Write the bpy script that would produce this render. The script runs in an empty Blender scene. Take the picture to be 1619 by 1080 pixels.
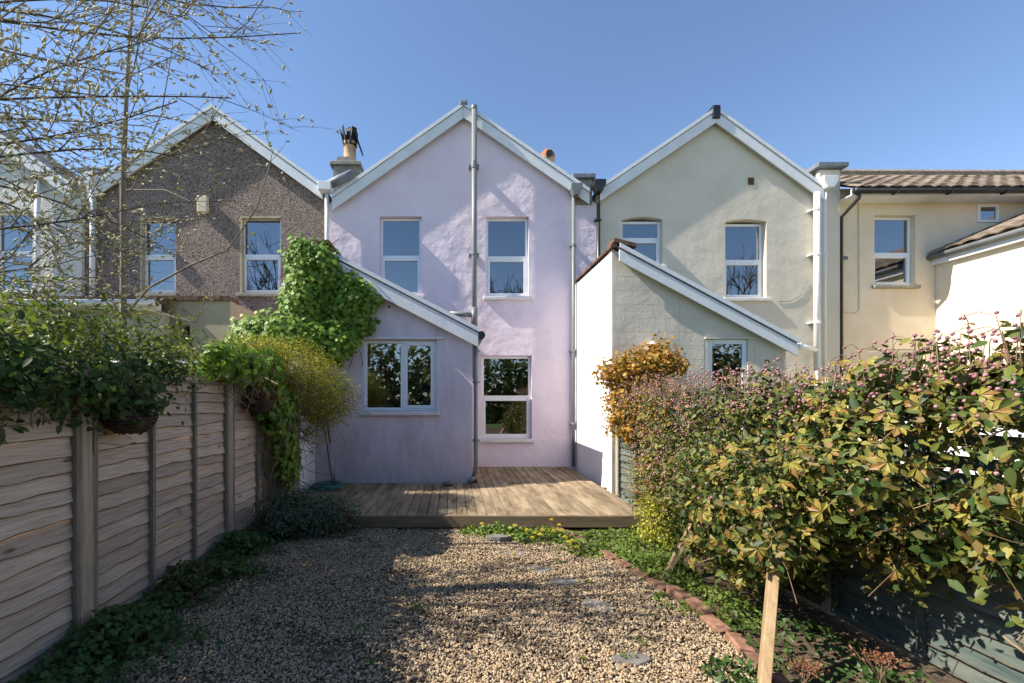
import bpy, bmesh, math, random
import numpy as np
from mathutils import Vector, Matrix, geometry
random.seed(7); RNG = np.random.default_rng(7)
R = math.radians
S = bpy.context.scene
COL = S.collection

# ------------------------------------------------------------------ camera
CAMZ = 1.62
cd = bpy.data.cameras.new('camera'); cam = bpy.data.objects.new('camera', cd); COL.objects.link(cam)
cam.location = (0, 0, CAMZ); cam.rotation_euler = (R(90), 0, 0)
cd.sensor_width = 36; cd.lens = 16.0; cd.shift_x = 0.0584; cd.shift_y = 0.0556
cd.clip_start = 0.05; cd.clip_end = 2000
S.camera = cam
# ------------------------------------------------------------------ sky, sun, exposure
SUN_DIR = Vector((1.0, 0.115, -0.98)).normalized()
el = math.asin(-SUN_DIR.z)
W = bpy.data.worlds.new('World'); S.world = W; W.use_nodes = True
nt = W.node_tree; bg = nt.nodes['Background']
sky = nt.nodes.new('ShaderNodeTexSky'); sky.sky_type = 'NISHITA'; sky.sun_disc = False
sky.sun_elevation = el; sky.sun_rotation = math.atan2(-SUN_DIR.x, -SUN_DIR.y)
sky.air_density = 0.9; sky.dust_density = 0.1; sky.ozone_density = 3.0
nt.links.new(sky.outputs[0], bg.inputs[0]); bg.inputs[1].default_value = 0.115
sl = bpy.data.lights.new('sun', 'SUN'); sl.energy = 5.0; sl.angle = R(0.5); sl.color = (1, 0.92, 0.80)
so = bpy.data.objects.new('sun', sl); COL.objects.link(so)
so.rotation_euler = SUN_DIR.to_track_quat('-Z', 'Y').to_euler(); so.location = (-20, -2, 20)
S.view_settings.view_transform = 'Standard'; S.view_settings.look = 'None'
S.view_settings.exposure = 1.0; S.view_settings.gamma = 1; S.view_settings.use_curve_mapping = False
S.render.engine = 'CYCLES'

# ------------------------------------------------------------------ materials
MATS = {}
def mat(name, c1, c2=None, scale=4, detail=5, rough=.8, bump=0, bscale=40, bdist=.01, bump2=0, b2scale=2.5, b2dist=.03,
        stretch=(1, 1, 1), island=None, transl=0, spec=.3, objrand=0, metal=0, wave=None, vor=0, coat=0, knots=0, splash=0, lo=.35, hi=.65):
    if name in MATS: return MATS[name]
    m = bpy.data.materials.new(name); m.use_nodes = True; MATS[name] = m
    n = m.node_tree.nodes; l = m.node_tree.links
    p = n['Principled BSDF']; out = n['Material Output']
    p.inputs['Roughness'].default_value = rough
    p.inputs['Specular IOR Level'].default_value = spec
    p.inputs['Metallic'].default_value = metal
    tc = n.new('ShaderNodeTexCoord'); mp = n.new('ShaderNodeMapping'); mp.inputs['Scale'].default_value = stretch
    l.new(tc.outputs['Object'], mp.inputs[0])
    vec = mp.outputs[0]
    if objrand:
        oo = n.new('ShaderNodeObjectInfo'); va = n.new('ShaderNodeVectorMath'); va.operation = 'MULTIPLY_ADD'
        va.inputs[1].default_value = (37, 53, 71); l.new(oo.outputs['Random'], va.inputs[0]); l.new(vec, va.inputs[2]); vec = va.outputs[0]
    colout = None
    if island:
        g = n.new('ShaderNodeNewGeometry'); cr = n.new('ShaderNodeValToRGB'); cr.color_ramp.interpolation = 'LINEAR'
        e = cr.color_ramp.elements
        for i, c in enumerate(island):
            pos = i / max(1, len(island) - 1)
            if i == 0: e[0].position = 0; e[0].color = (*c, 1)
            elif i == len(island) - 1: e[-1].position = 1; e[-1].color = (*c, 1)
            else:
                q = e.new(pos); q.color = (*c, 1)
        l.new(g.outputs['Random Per Island'], cr.inputs[0]); colout = cr.outputs[0]
    else:
        nz = n.new('ShaderNodeTexNoise'); nz.inputs['Scale'].default_value = scale; nz.inputs['Detail'].default_value = detail
        nz.inputs['Roughness'].default_value = .65
        l.new(vec, nz.inputs['Vector'])
        cr = n.new('ShaderNodeValToRGB'); e = cr.color_ramp.elements
        e[0].position = lo; e[1].position = hi; e[0].color = (*c1, 1); e[1].color = (*(c2 or c1), 1)
        l.new(nz.outputs['Fac'], cr.inputs[0]); colout = cr.outputs[0]
    if vor:
        v = n.new('ShaderNodeTexVoronoi'); v.inputs['Scale'].default_value = vor
        l.new(vec, v.inputs['Vector'])
        cv = n.new('ShaderNodeValToRGB'); e = cv.color_ramp.elements
        e[0].color = (.30, .28, .27, 1); e[1].color = (1.9, 1.75, 1.65, 1); e[0].position = .15; e[1].position = .9
        sp = n.new('ShaderNodeSeparateColor'); l.new(v.outputs['Color'], sp.inputs[0]); l.new(sp.outputs[0], cv.inputs[0])
        mx = n.new('ShaderNodeMix'); mx.data_type = 'RGBA'; mx.blend_type = 'MULTIPLY'; mx.inputs['Factor'].default_value = 1
        l.new(colout, mx.inputs['A']); l.new(cv.outputs[0], mx.inputs['B']); colout = mx.outputs['Result']
    if objrand:
        oi = n.new('ShaderNodeObjectInfo'); hs = n.new('ShaderNodeHueSaturation')
        mr = n.new('ShaderNodeMapRange'); mr.inputs[3].default_value = 1 - objrand; mr.inputs[4].default_value = 1 + objrand
        l.new(oi.outputs['Random'], mr.inputs[0]); l.new(mr.outputs[0], hs.inputs['Value'])
        l.new(colout, hs.inputs['Color']); colout = hs.outputs[0]
    if splash:      # grime splashed up from the deck, and drip streaks
        sx = n.new('ShaderNodeSeparateXYZ'); l.new(tc.outputs['Object'], sx.inputs[0]); ns = n.new('ShaderNodeTexNoise'); ns.inputs['Scale'].default_value = 5; ns.inputs['Detail'].default_value = 6
        ms_ = n.new('ShaderNodeMapping'); ms_.inputs['Scale'].default_value = (3, 1, .5); l.new(tc.outputs['Object'], ms_.inputs[0]); l.new(ms_.outputs[0], ns.inputs['Vector'])
        ad = n.new('ShaderNodeMath'); ad.operation = 'MULTIPLY_ADD'; ad.inputs[1].default_value = 1.5; l.new(ns.outputs['Fac'], ad.inputs[0]); mrz = n.new('ShaderNodeMapRange'); mrz.inputs[1].default_value = .15; mrz.inputs[2].default_value = 1.3; mrz.inputs[3].default_value = .1; mrz.inputs[4].default_value = -.75; mrz.clamp = True
        l.new(sx.outputs[2], mrz.inputs[0]); l.new(mrz.outputs[0], ad.inputs[2]); cs_ = n.new('ShaderNodeClamp'); l.new(ad.outputs[0], cs_.inputs[0])
        mm = n.new('ShaderNodeMix'); mm.data_type = 'RGBA'; mm.inputs['B'].default_value = (.30, .27, .24, 1); mf = n.new('ShaderNodeMath'); mf.operation = 'MULTIPLY'; mf.inputs[1].default_value = .45; l.new(cs_.outputs[0], mf.inputs[0]); l.new(mf.outputs[0], mm.inputs['Factor'])
        l.new(colout, mm.inputs['A']); colout = mm.outputs['Result']
    if knots:
        vk = n.new('ShaderNodeTexVoronoi'); vk.inputs['Scale'].default_value = knots; mk = n.new('ShaderNodeMapping'); mk.inputs['Scale'].default_value = (.3, .55, 1.5)
        ov_ = n.new('ShaderNodeVectorMath'); ov_.operation = 'MULTIPLY_ADD'; ov_.inputs[1].default_value = (9, 13, 7)
        l.new(n.new('ShaderNodeObjectInfo').outputs['Random'], ov_.inputs[0]); l.new(tc.outputs['Object'], ov_.inputs[2]); l.new(ov_.outputs[0], mk.inputs[0]); l.new(mk.outputs[0], vk.inputs['Vector'])
        ck_ = n.new('ShaderNodeValToRGB'); ee = ck_.color_ramp.elements; ee[0].position = .05; ee[0].color = (.30, .22, .17, 1); ee[1].position = .13; ee[1].color = (1, 1, 1, 1)
        l.new(vk.outputs['Distance'], ck_.inputs[0]); mm = n.new('ShaderNodeMix'); mm.data_type = 'RGBA'; mm.blend_type = 'MULTIPLY'; mm.inputs['Factor'].default_value = .8
        l.new(colout, mm.inputs['A']); l.new(ck_.outputs[0], mm.inputs['B']); colout = mm.outputs['Result']
    bumps = []
    if bump:
        if vor:
            bumps.append((v.outputs['Distance'], -bump, bdist))
        else:
            nb = n.new('ShaderNodeTexNoise'); nb.inputs['Scale'].default_value = bscale; nb.inputs['Detail'].default_value = 4
            l.new(vec, nb.inputs['Vector']); bumps.append((nb.outputs['Fac'], bump, bdist))
    if bump2:
        n2 = n.new('ShaderNodeTexNoise'); n2.inputs['Scale'].default_value = b2scale; n2.inputs['Detail'].default_value = 3
        l.new(tc.outputs['Object'], n2.inputs['Vector']); bumps.append((n2.outputs['Fac'], bump2, b2dist))
    if wave:
        wv = n.new('ShaderNodeTexWave'); wv.wave_type = 'BANDS'; wv.bands_direction = wave[0]; wv.inputs['Scale'].default_value = wave[1]
        wv.inputs['Distortion'].default_value = 0
        l.new(tc.outputs['Object'], wv.inputs['Vector']); bumps.append((wv.outputs['Fac'], wave[2], wave[3]))
        if len(wave) > 4:
            mw = n.new('ShaderNodeMix'); mw.data_type = 'RGBA'; mw.blend_type = 'MULTIPLY'; mw.inputs['Factor'].default_value = wave[4]
            l.new(colout, mw.inputs['A']); l.new(wv.outputs['Color'], mw.inputs['B']); colout = mw.outputs['Result']
    prev = None
    for src, st, dist in bumps:
        b = n.new('ShaderNodeBump'); b.inputs['Strength'].default_value = abs(st); b.inputs['Distance'].default_value = dist
        b.invert = st < 0
        l.new(src, b.inputs['Height'])
        if prev: l.new(prev, b.inputs['Normal'])
        prev = b.outputs[0]
    if prev: l.new(prev, p.inputs['Normal'])
    l.new(colout, p.inputs['Base Color'])
    if transl:
        t = n.new('ShaderNodeBsdfTranslucent'); ms = n.new('ShaderNodeMixShader'); ms.inputs[0].default_value = transl
        l.new(colout, t.inputs['Color']); l.new(p.outputs[0], ms.inputs[1]); l.new(t.outputs[0], ms.inputs[2])
        l.new(ms.outputs[0], out.inputs['Surface'])
    return m

lilac = mat('lilac_render', (.72, .61, .68), (.80, .69, .75), scale=1.3, rough=.9, bump=.35, bscale=30, bdist=.01, bump2=.8, b2scale=2.2, b2dist=.05)
lilac_dirty = mat('lilac_render_stained', (.54, .46, .49), (.70, .60, .65), scale=1.6, rough=.9, bump=.35, bscale=30, bdist=.008, bump2=.7, b2scale=2, b2dist=.03, stretch=(1, 1, .45), lo=.3, hi=.55, splash=1)
cream = mat('cream_render', (.60, .545, .44), (.67, .615, .51), scale=1.3, rough=.9, bump=.3, bscale=25, bdist=.008, bump2=.55, b2scale=2.0, b2dist=.035)
yellow_cream = mat('yellow_cream_render', (.68, .57, .41), (.78, .68, .52), scale=1.1, rough=.9, bump=.25, bscale=50, bdist=.006, bump2=.4, b2scale=2, b2dist=.03)
white_wall = mat('white_masonry_paint', (.76, .74, .74), (.82, .80, .79), scale=1.5, rough=.85, bump=.3, bscale=22, bdist=.006)
pebble = mat('brown_pebbledash', (.19, .158, .142), (.25, .21, .19), scale=1.1, rough=.95, vor=75, bump=.9, bdist=.012)
rough_white = mat('white_roughcast', (.60, .58, .52), (.70, .68, .62), scale=2, rough=.95, vor=0, bump=.9, bscale=28, bdist=.03)
rough_cream = mat('cream_roughcast', (.38, .32, .22), (.46, .40, .28), scale=2, rough=.95, bump=.9, bscale=60, bdist=.015)
upvc = mat('white_upvc', (.76, .78, .80), (.80, .81, .82), rough=.35, spec=.5)
board_white = mat('white_painted_board', (.66, .68, .70), (.76, .77, .78), scale=3, stretch=(1, 1, 1), rough=.5, spec=.4, bump=.15, bscale=15)
stone = mat('weathered_stone', (.22, .20, .16), (.38, .35, .29), scale=6, rough=.95, bump=.5, bscale=40)
sill_white = mat('painted_sill', (.62, .60, .58), (.74, .72, .71), scale=6, rough=.8, bump=.2)
lead = mat('lead_sheet', (.14, .16, .18), (.22, .24, .26), scale=5, rough=.55, bump=.3, bscale=8, bdist=.02)
slate = mat('roof_slate', (.07, .07, .08), (.13, .13, .14), scale=5, rough=.7, bump=.4)
tile = mat('brown_clay_tile', (.13, .10, .075), (.25, .20, .15), scale=7, rough=.9, bump=.5, bscale=30, objrand=.3)
red_tile = mat('red_clay_tile', (.09, .05, .035), (.16, .095, .065), scale=9, rough=.9, bump=.5, bscale=30, objrand=.25)
pipe_grey = mat('grey_plastic_pipe', (.15, .165, .17), (.20, .215, .22), scale=3, rough=.45, spec=.45)
pipe_dark = mat('dark_grey_pipe', (.14, .15, .16), (.20, .21, .22), scale=3, rough=.5)
pipe_white = mat('white_plastic_pipe', (.68, .69, .70), (.76, .77, .77), scale=3, rough=.4, spec=.45)
pipe_black = mat('black_plastic_pipe', (.015, .015, .016), (.03, .03, .03), rough=.35, spec=.5)
buff = mat('buff_clay', (.46, .31, .17), (.58, .42, .26), scale=6, rough=.85, bump=.2)
terracotta = mat('terracotta', (.34, .12, .06), (.44, .18, .10), scale=6, rough=.85)
soot = mat('sooty_metal', (.012, .011, .010), (.05, .045, .04), scale=6, rough=.8)
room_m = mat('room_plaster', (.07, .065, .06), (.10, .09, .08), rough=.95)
blind_m = mat('pale_blind', (.55, .58, .62), (.62, .65, .68), rough=.9)
fence_wood = mat('weathered_softwood', (.33, .245, .18), (.64, .51, .405), scale=7.0, detail=7, stretch=(5, .55, 13), rough=.9, bump=.6, bscale=11, bdist=.005, objrand=.22, knots=5, lo=.3, hi=.7)
dark_edge = mat('waney_dark_edge', (.05, .035, .022), (.13, .095, .065), scale=20, rough=.95)
post_wood = mat('fence_post_wood', (.30, .24, .17), (.44, .36, .27), scale=5, detail=8, stretch=(9, 9, .6), rough=.9, bump=.4, bscale=12, bdist=.005, objrand=.1)
batten_wood = mat('fence_batten_wood', (.17, .14, .105), (.27, .23, .18), scale=5, detail=8, stretch=(9, 9, .6), rough=.9, bump=.4, bscale=12, bdist=.005)
teal_wood = mat('worn_teal_paint', (.045, .075, .072), (.15, .165, .135), scale=3, detail=8, stretch=(5, .7, 7), rough=.85, bump=.5, bscale=8, bdist=.006, objrand=.2)
new_wood = mat('new_softwood', (.29, .19, .095), (.42, .30, .17), scale=4, detail=6, stretch=(5, 5, .8), rough=.75, bump=.3, bscale=12, bdist=.004)
deck_wood = mat('grooved_deck_timber', (.17, .115, .065), (.50, .385, .25), scale=2.2, detail=8, stretch=(3, .8, 5), rough=.8, bump=.3, bscale=10, bdist=.004, wave=('X', 26.0, .9, .006, .35), objrand=.18, lo=.32, hi=.62)
deck_face = mat('grooved_fascia_timber', (.20, .14, .08), (.36, .27, .17), scale=2.2, detail=8, stretch=(.6, 5, 5), rough=.8, wave=('Z', 26.0, .9, .006, .35))
soil = mat('dark_soil', (.05, .035, .022), (.13, .095, .06), scale=9, rough=1, bump=.8, bscale=40, bdist=.02)
gravel_base = mat('gravel_fines', (.08, .058, .036), (.18, .135, .09), scale=30, rough=1, bump=.8, bscale=60, bdist=.02)
gravel_m = mat('gravel_stone', (.3, .3, .3), island=[(.17, .115, .065), (.34, .24, .14), (.46, .35, .22), (.24, .18, .12), (.54, .43, .29), (.16, .13, .10), (.42, .29, .17), (.50, .40, .27)], rough=.9, bump=.3, bscale=60)
slab_m = mat('grey_slate_slab', (.12, .112, .10), (.21, .195, .175), scale=8, rough=.85, bump=.5, bscale=20)
brick_m = mat('old_red_brick', (.15, .075, .048), (.30, .165, .11), scale=10, rough=.95, bump=.6, bscale=35, objrand=.25)
grass_m = mat('neighbour_lawn', (.05, .08, .02), (.09, .12, .03), scale=3, rough=1, bump=.5)
bark = mat('tree_bark', (.17, .14, .11), (.28, .24, .19), scale=9, stretch=(6, 6, 1), rough=.95, bump=.4, bscale=20)
twig_m = mat('twig_bark', (.07, .055, .04), (.14, .11, .075), scale=8, rough=.9)
hedge_stem = mat('hedge_stem', (.09, .06, .035), (.17, .12, .07), scale=8, rough=.9)
stem_m = mat('dry_stem', (.16, .11, .065), (.28, .20, .12), scale=8, rough=.9)
wicker = mat('dark_wicker', (.035, .025, .018), (.09, .065, .045), scale=12, rough=.9)
hose_m = mat('teal_hose', (.02, .13, .12), (.03, .18, .16), rough=.4, spec=.5)
steel = mat('brushed_pole', (.35, .35, .36), (.45, .45, .46), rough=.35, metal=.8)
brown_pole = mat('brown_pole', (.14, .09, .06), (.20, .13, .09), rough=.6)
def leafm(name, cols, transl=.3, rough=.5, spec=.35): return mat(name, (.1, .1, .1), island=cols, rough=rough, transl=transl, spec=spec)
ivy_l = leafm('ivy_leaf', [(.07, .15, .015), (.14, .26, .025), (.22, .34, .03), (.11, .22, .02), (.28, .38, .05)])
dark_l = leafm('dark_climber_leaf', [(.02, .05, .012), (.04, .085, .018), (.07, .12, .025), (.03, .07, .02), (.12, .14, .03)], .3, .65, .25)
lime_l = leafm('lime_climber_leaf', [(.14, .19, .02), (.20, .25, .03), (.10, .16, .025), (.26, .29, .05)], .35)
gold_l = leafm('golden_small_leaf', [(.36, .34, .02), (.46, .40, .03), (.26, .29, .02), (.16, .21, .02), (.38, .32, .06)], .35)
sage_l = leafm('sage_leaf', [(.06, .09, .05), (.10, .14, .08), (.15, .19, .12), (.05, .08, .035)], .2)
weed_l = leafm('weed_leaf', [(.03, .07, .018), (.05, .10, .022), (.08, .14, .03), (.035, .07, .02)], .25)
bright_l = leafm('sunny_weed_leaf', [(.08, .15, .02), (.14, .22, .03), (.20, .28, .05), (.10, .16, .025), (.22, .24, .06)], .3)
red_l = leafm('reddish_weed_leaf', [(.12, .035, .025), (.09, .05, .02), (.06, .07, .02)], .25)
clem_l = leafm('clematis_leaf', [(.025, .055, .014), (.05, .09, .018), (.08, .125, .025), (.22, .21, .035), (.04, .08, .02), (.21, .135, .035), (.03, .06, .016), (.15, .18, .035), (.30, .26, .05)], .28)
bronze_l = leafm('bronze_leaf', [(.42, .20, .025), (.52, .27, .03), (.32, .14, .025), (.44, .32, .05), (.26, .19, .03)], .35)
palm_l = leafm('yellow_palmate_leaf', [(.34, .30, .045), (.42, .33, .06), (.26, .27, .05), (.38, .21, .05), (.30, .17, .05)], .35)
spurge_l = leafm('yellow_spurge', [(.42, .42, .03), (.34, .38, .03), (.5, .46, .05), (.22, .28, .03)], .35)
bud_m = leafm('pink_bud', [(.36, .15, .17), (.48, .24, .26), (.30, .12, .14), (.55, .34, .32)], .2)
catkin_m = leafm('willow_catkin', [(.52, .49, .33), (.64, .60, .44), (.44, .40, .22), (.58, .50, .24), (.70, .67, .54)], .2, .9)
petal_m = leafm('dandelion_yellow', [(.75, .52, .01), (.80, .60, .02)], .2)
dry_m = leafm('dry_brown_head', [(.20, .08, .04), (.26, .12, .06), (.14, .06, .03)], .15)

# window glass: thin reflective pane that lets the dim room show through
def glass_mat():
    m = bpy.data.materials.new('window_glass'); m.use_nodes = True
    n = m.node_tree.nodes; l = m.node_tree.links
    n.remove(n['Principled BSDF'])
    t = n.new('ShaderNodeBsdfTransparent'); t.inputs[0].default_value = (.42, .45, .46, 1)
    g = n.new('ShaderNodeBsdfGlossy'); g.inputs['Roughness'].default_value = .015; g.inputs[0].default_value = (.92, .96, 1, 1)
    nz = n.new('ShaderNodeTexNoise'); nz.inputs['Scale'].default_value = 1.6
    b = n.new('ShaderNodeBump'); b.inputs['Strength'].default_value = .06; b.inputs['Distance'].default_value = .02
    tc = n.new('ShaderNodeTexCoord'); l.new(tc.outputs['Object'], nz.inputs['Vector']); l.new(nz.outputs['Fac'], b.inputs['Height'])
    l.new(b.outputs[0], g.inputs['Normal'])
    f = n.new('ShaderNodeFresnel'); f.inputs[0].default_value = 3.2
    ms = n.new('ShaderNodeMixShader'); l.new(f.outputs[0], ms.inputs[0]); l.new(t.outputs[0], ms.inputs[1]); l.new(g.outputs[0], ms.inputs[2])
    l.new(ms.outputs[0], n['Material Output'].inputs['Surface'])
    return m
glass = glass_mat()

# ------------------------------------------------------------------ helpers
def origin(o):
    v = Vector((0, 0, 0))
    while o is not None: v += o.location; o = o.parent
    return v
def tag(o, label=None, cat=None, group=None, kind=None):
    if label: o['label'] = label
    if cat: o['category'] = cat
    if group: o['group'] = group
    if kind: o['kind'] = kind
    return o
def empty(name, loc, label=None, cat=None, group=None, rz=0):
    o = bpy.data.objects.new(name, None); COL.objects.link(o); o.location = loc; o.rotation_euler = (0, 0, rz)
    o.empty_display_size = .2
    return tag(o, label, cat, group)
def link(name, me, m, parent=None, loc=None, smooth=False):
    o = bpy.data.objects.new(name, me); COL.objects.link(o); o.parent = parent
    if loc is not None: o.location = loc
    if m is not None and not me.materials: me.materials.append(m)
    if smooth: me.polygons.foreach_set('use_smooth', [True] * len(me.polygons))
    return o

class MB:
    def __init__(s): s.v = []; s.f = []
    def quad(s, a, b, c, d):
        k = len(s.v); s.v += [a, b, c, d]; s.f.append((k, k+1, k+2, k+3)); return s
    def box(s, x0, x1, y0, y1, z0, z1):
        k = len(s.v)
        s.v += [(x0, y0, z0), (x1, y0, z0), (x1, y1, z0), (x0, y1, z0), (x0, y0, z1), (x1, y0, z1), (x1, y1, z1), (x0, y1, z1)]
        s.f += [(k, k+3, k+2, k+1), (k+4, k+5, k+6, k+7), (k, k+1, k+5, k+4), (k+1, k+2, k+6, k+5), (k+2, k+3, k+7, k+6), (k+3, k, k+4, k+7)]
        return s
    def obox(s, a, b, w, t, up=(0, 0, 1)):
        # beam from a to b, section w (along side) by t
        a = Vector(a); b = Vector(b); d = (b - a).normalized(); u = Vector(up)
        sd = d.cross(u).normalized(); u2 = sd.cross(d).normalized(); k = len(s.v)
        for p in (a, b):
            for i, j in ((-1, -1), (1, -1), (1, 1), (-1, 1)): s.v.append(tuple(p + sd*w/2*i + u2*t/2*j))
        s.f += [(k+3, k+2, k+1, k), (k+4, k+5, k+6, k+7)] + [(k+i, k+(i+1) % 4, k+4+(i+1) % 4, k+4+i) for i in range(4)]
        return s
    def prism(s, poly, y0, y1):
        # polygon in x,z extruded along y
        k = len(s.v); n = len(poly)
        ar = sum(poly[i][0]*poly[(i+1) % n][1] - poly[(i+1) % n][0]*poly[i][1] for i in range(n))
        if ar < 0: poly = poly[::-1]
        s.v += [(x, y0, z) for x, z in poly] + [(x, y1, z) for x, z in poly]
        s.f.append(tuple(range(k, k+n))); s.f.append(tuple(range(k+2*n-1, k+n-1, -1)))
        s.f += [(k+(i+1) % n, k+i, k+n+i, k+n+(i+1) % n) for i in range(n)]
        return s
    def tube(s, pts, rad, n=6, caps=True):
        pts = [Vector(p) for p in pts]; m = len(pts)
        if not hasattr(rad, '__len__'): rad = [rad]*m
        k0 = len(s.v); ref = Vector((.13, .29, .94)).normalized()
        for i, p in enumerate(pts):
            d = (pts[min(i+1, m-1)] - pts[max(i-1, 0)])
            if d.length < 1e-9: d = Vector((0, 0, 1))
            d.normalize(); a = d.cross(ref)
            if a.length < .05: a = d.cross(Vector((1, 0, 0)))
            a.normalize(); b = d.cross(a)
            for j in range(n):
                t = 2*math.pi*j/n; s.v.append(tuple(p + (a*math.cos(t) + b*math.sin(t))*rad[i]))
        for i in range(m-1):
            for j in range(n):
                q = k0+i*n; s.f.append((q+j, q+(j+1) % n, q+n+(j+1) % n, q+n+j))
        if caps:
            s.f.append(tuple(range(k0+n-1, k0-1, -1))); s.f.append(tuple(range(k0+(m-1)*n, k0+m*n)))
        return s
    def lathe(s, prof, c, n=16):
        k0 = len(s.v); m = len(prof)
        for r, z in prof:
            for j in range(n):
                t = 2*math.pi*j/n; s.v.append((c[0]+r*math.cos(t), c[1]+r*math.sin(t), c[2]+z))
        for i in range(m-1):
            for j in range(n):
                q = k0+i*n; s.f.append((q+j, q+(j+1) % n, q+n+(j+1) % n, q+n+j))
        return s
    def build(s, name, m, parent=None, local=False, smooth=False, bevel=0, loc=None):
        o = origin(parent) if (parent is not None and not local) else Vector((0, 0, 0))
        if loc is not None and parent is None: o = Vector(loc)
        me = bpy.data.meshes.new(name)
        me.from_pydata([(x-o.x, y-o.y, z-o.z) for x, y, z in s.v] if o.length else s.v, [], s.f); me.update()
        ob = link(name, me, m, parent, loc if parent is None else None, smooth)
        if bevel:
            b = ob.modifiers.new('bevel', 'BEVEL'); b.width = bevel; b.segments = 2; b.limit_method = 'ANGLE'
        return ob

def wall(name, outline, holes, y0, th, m, parent):
    """a wall in the x,z plane with openings cut right through it"""
    loops = [outline] + holes
    tris = geometry.tessellate_polygon([[Vector((x, z, 0)) for x, z in lp] for lp in loops])
    flat = [p for lp in loops for p in lp]; n = len(flat)
    mb = MB(); mb.v = [(x, y0, z) for x, z in flat] + [(x, y0+th, z) for x, z in flat]
    for a, b, c in tris:
        pa, pb, pc = flat[a], flat[b], flat[c]
        ar = (pb[0]-pa[0])*(pc[1]-pa[1]) - (pb[1]-pa[1])*(pc[0]-pa[0])
        if ar < 0: b, c = c, b
        mb.f.append((a, b, c)); mb.f.append((c+n, b+n, a+n))
    k = 0
    for lp in loops:
        q = len(lp)
        for i in range(q):
            a, b = k+i, k+(i+1) % q; mb.f.append((a, a+n, b+n, b))
        k += q
    o = mb.build(name, m, parent)
    bm = bmesh.new(); bm.from_mesh(o.data); bmesh.ops.recalc_face_normals(bm, faces=bm.faces); bm.to_mesh(o.data); bm.free()
    return o
def rect(x0, x1, z0, z1, arch=0):
    if not arch: return [(x0, z0), (x1, z0), (x1, z1), (x0, z1)]
    return [(x0, z0), (x1, z0)] + [(x1 + (x0-x1)*i/8, z1 + arch*math.sin(math.pi*i/8)) for i in range(9)]

def window(root, x0, x1, z0, z1, yf, transom=.5, mullion=None, sill=True, inset=.10, blind=0, sillm=None, room=True, fw=.055):
    """frame object 'window' with panes, glazing bars, sill and room behind as sub-parts"""
    y = yf+inset; d = .06
    f = MB(); g = .004
    x0 += g; x1 -= g; z0 += g; z1 -= g
    f.box(x0, x0+fw, y, y+d, z0, z1).box(x1-fw, x1, y, y+d, z0, z1)
    f.box(x0+fw, x1-fw, y, y+d, z1-fw, z1).box(x0+fw, x1-fw, y, y+d, z0, z0+fw)
    w = f.build('window', upvc, root, bevel=.006)
    cells = []
    if transom:
        zt = z0+(z1-z0)*transom
        MB().box(x0+fw, x1-fw, y-.006, y+d-.004, zt-.035, zt+.035).build('transom', upvc, w, bevel=.005)
        # opening lower sash, a little proud and heavier
        s = .045; a0, a1, b0, b1 = x0+fw-.01, x1-fw+.01, z0+fw-.01, zt-.034
        sh = MB().box(a0, a0+s, y-.012, y+.03, b0, b1).box(a1-s, a1, y-.012, y+.03, b0, b1).box(a0+s, a1-s, y-.012, y+.03, b0, b0+s).box(a0+s, a1-s, y-.012, y+.03, b1-s, b1)
        sh.build('sash', upvc, w, bevel=.005)
        cells = [(a0+s, a1-s, b0+s, b1-s), (x0+fw, x1-fw, zt+.035, z1-fw)]
    elif mullion:
        xm = x0+(x1-x0)*mullion
        MB().box(xm-.035, xm+.035, y-.006, y+d-.004, z0+fw, z1-fw).build('mullion', upvc, w, bevel=.005)
        s = .05; a0, a1, b0, b1 = xm+.034, x1-fw+.01, z0+fw-.01, z1-fw+.01
        sh = MB().box(a0, a0+s, y-.014, y+.03, b0, b1).box(a1-s, a1, y-.014, y+.03, b0, b1).box(a0+s, a1-s, y-.014, y+.03, b0, b0+s).box(a0+s, a1-s, y-.014, y+.03, b1-s, b1)
        sh.build('sash', upvc, w, bevel=.005)
        cells = [(x0+fw, xm-.035, z0+fw, z1-fw), (a0+s, a1-s, b0+s, b1-s)]
    else: cells = [(x0+fw, x1-fw, z0+fw, z1-fw)]
    for a, b, c, e in cells:
        MB().quad((a-.01, y+.025, c-.01), (b+.01, y+.025, c-.01), (b+.01, y+.025, e+.01), (a-.01, y+.025, e+.01)).build('pane', glass, w)
    if sill: MB().box(x0-.06, x1+.06, yf-.07, yf+inset-.002, z0-.075, z0-.006).build('sill', sillm or sill_white, w, bevel=.01)
    if blind: MB().box(x0+.03, x1-.03, y+.10, y+.11, z1-(z1-z0)*blind, z1-.02).build('blind', blind_m, w)
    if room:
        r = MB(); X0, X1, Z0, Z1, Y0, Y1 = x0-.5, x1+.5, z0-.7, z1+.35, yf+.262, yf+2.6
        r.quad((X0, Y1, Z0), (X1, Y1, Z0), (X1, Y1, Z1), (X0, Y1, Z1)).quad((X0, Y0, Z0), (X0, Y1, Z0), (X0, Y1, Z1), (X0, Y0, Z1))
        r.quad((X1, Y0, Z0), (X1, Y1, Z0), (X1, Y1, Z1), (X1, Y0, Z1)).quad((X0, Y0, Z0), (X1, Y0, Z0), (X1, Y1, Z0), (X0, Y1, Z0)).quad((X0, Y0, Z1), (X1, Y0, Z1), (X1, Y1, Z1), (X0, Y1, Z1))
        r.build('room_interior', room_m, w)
    return w

YF = 9.6           # plane of the rear facades
def fx(px, Y=YF): return (px-715)*Y/720
def fz(py, Y=YF): return CAMZ+(630-py)*Y/720
def at(px, py, Y): return Vector((fx(px, Y), Y, fz(py, Y)))

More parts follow.
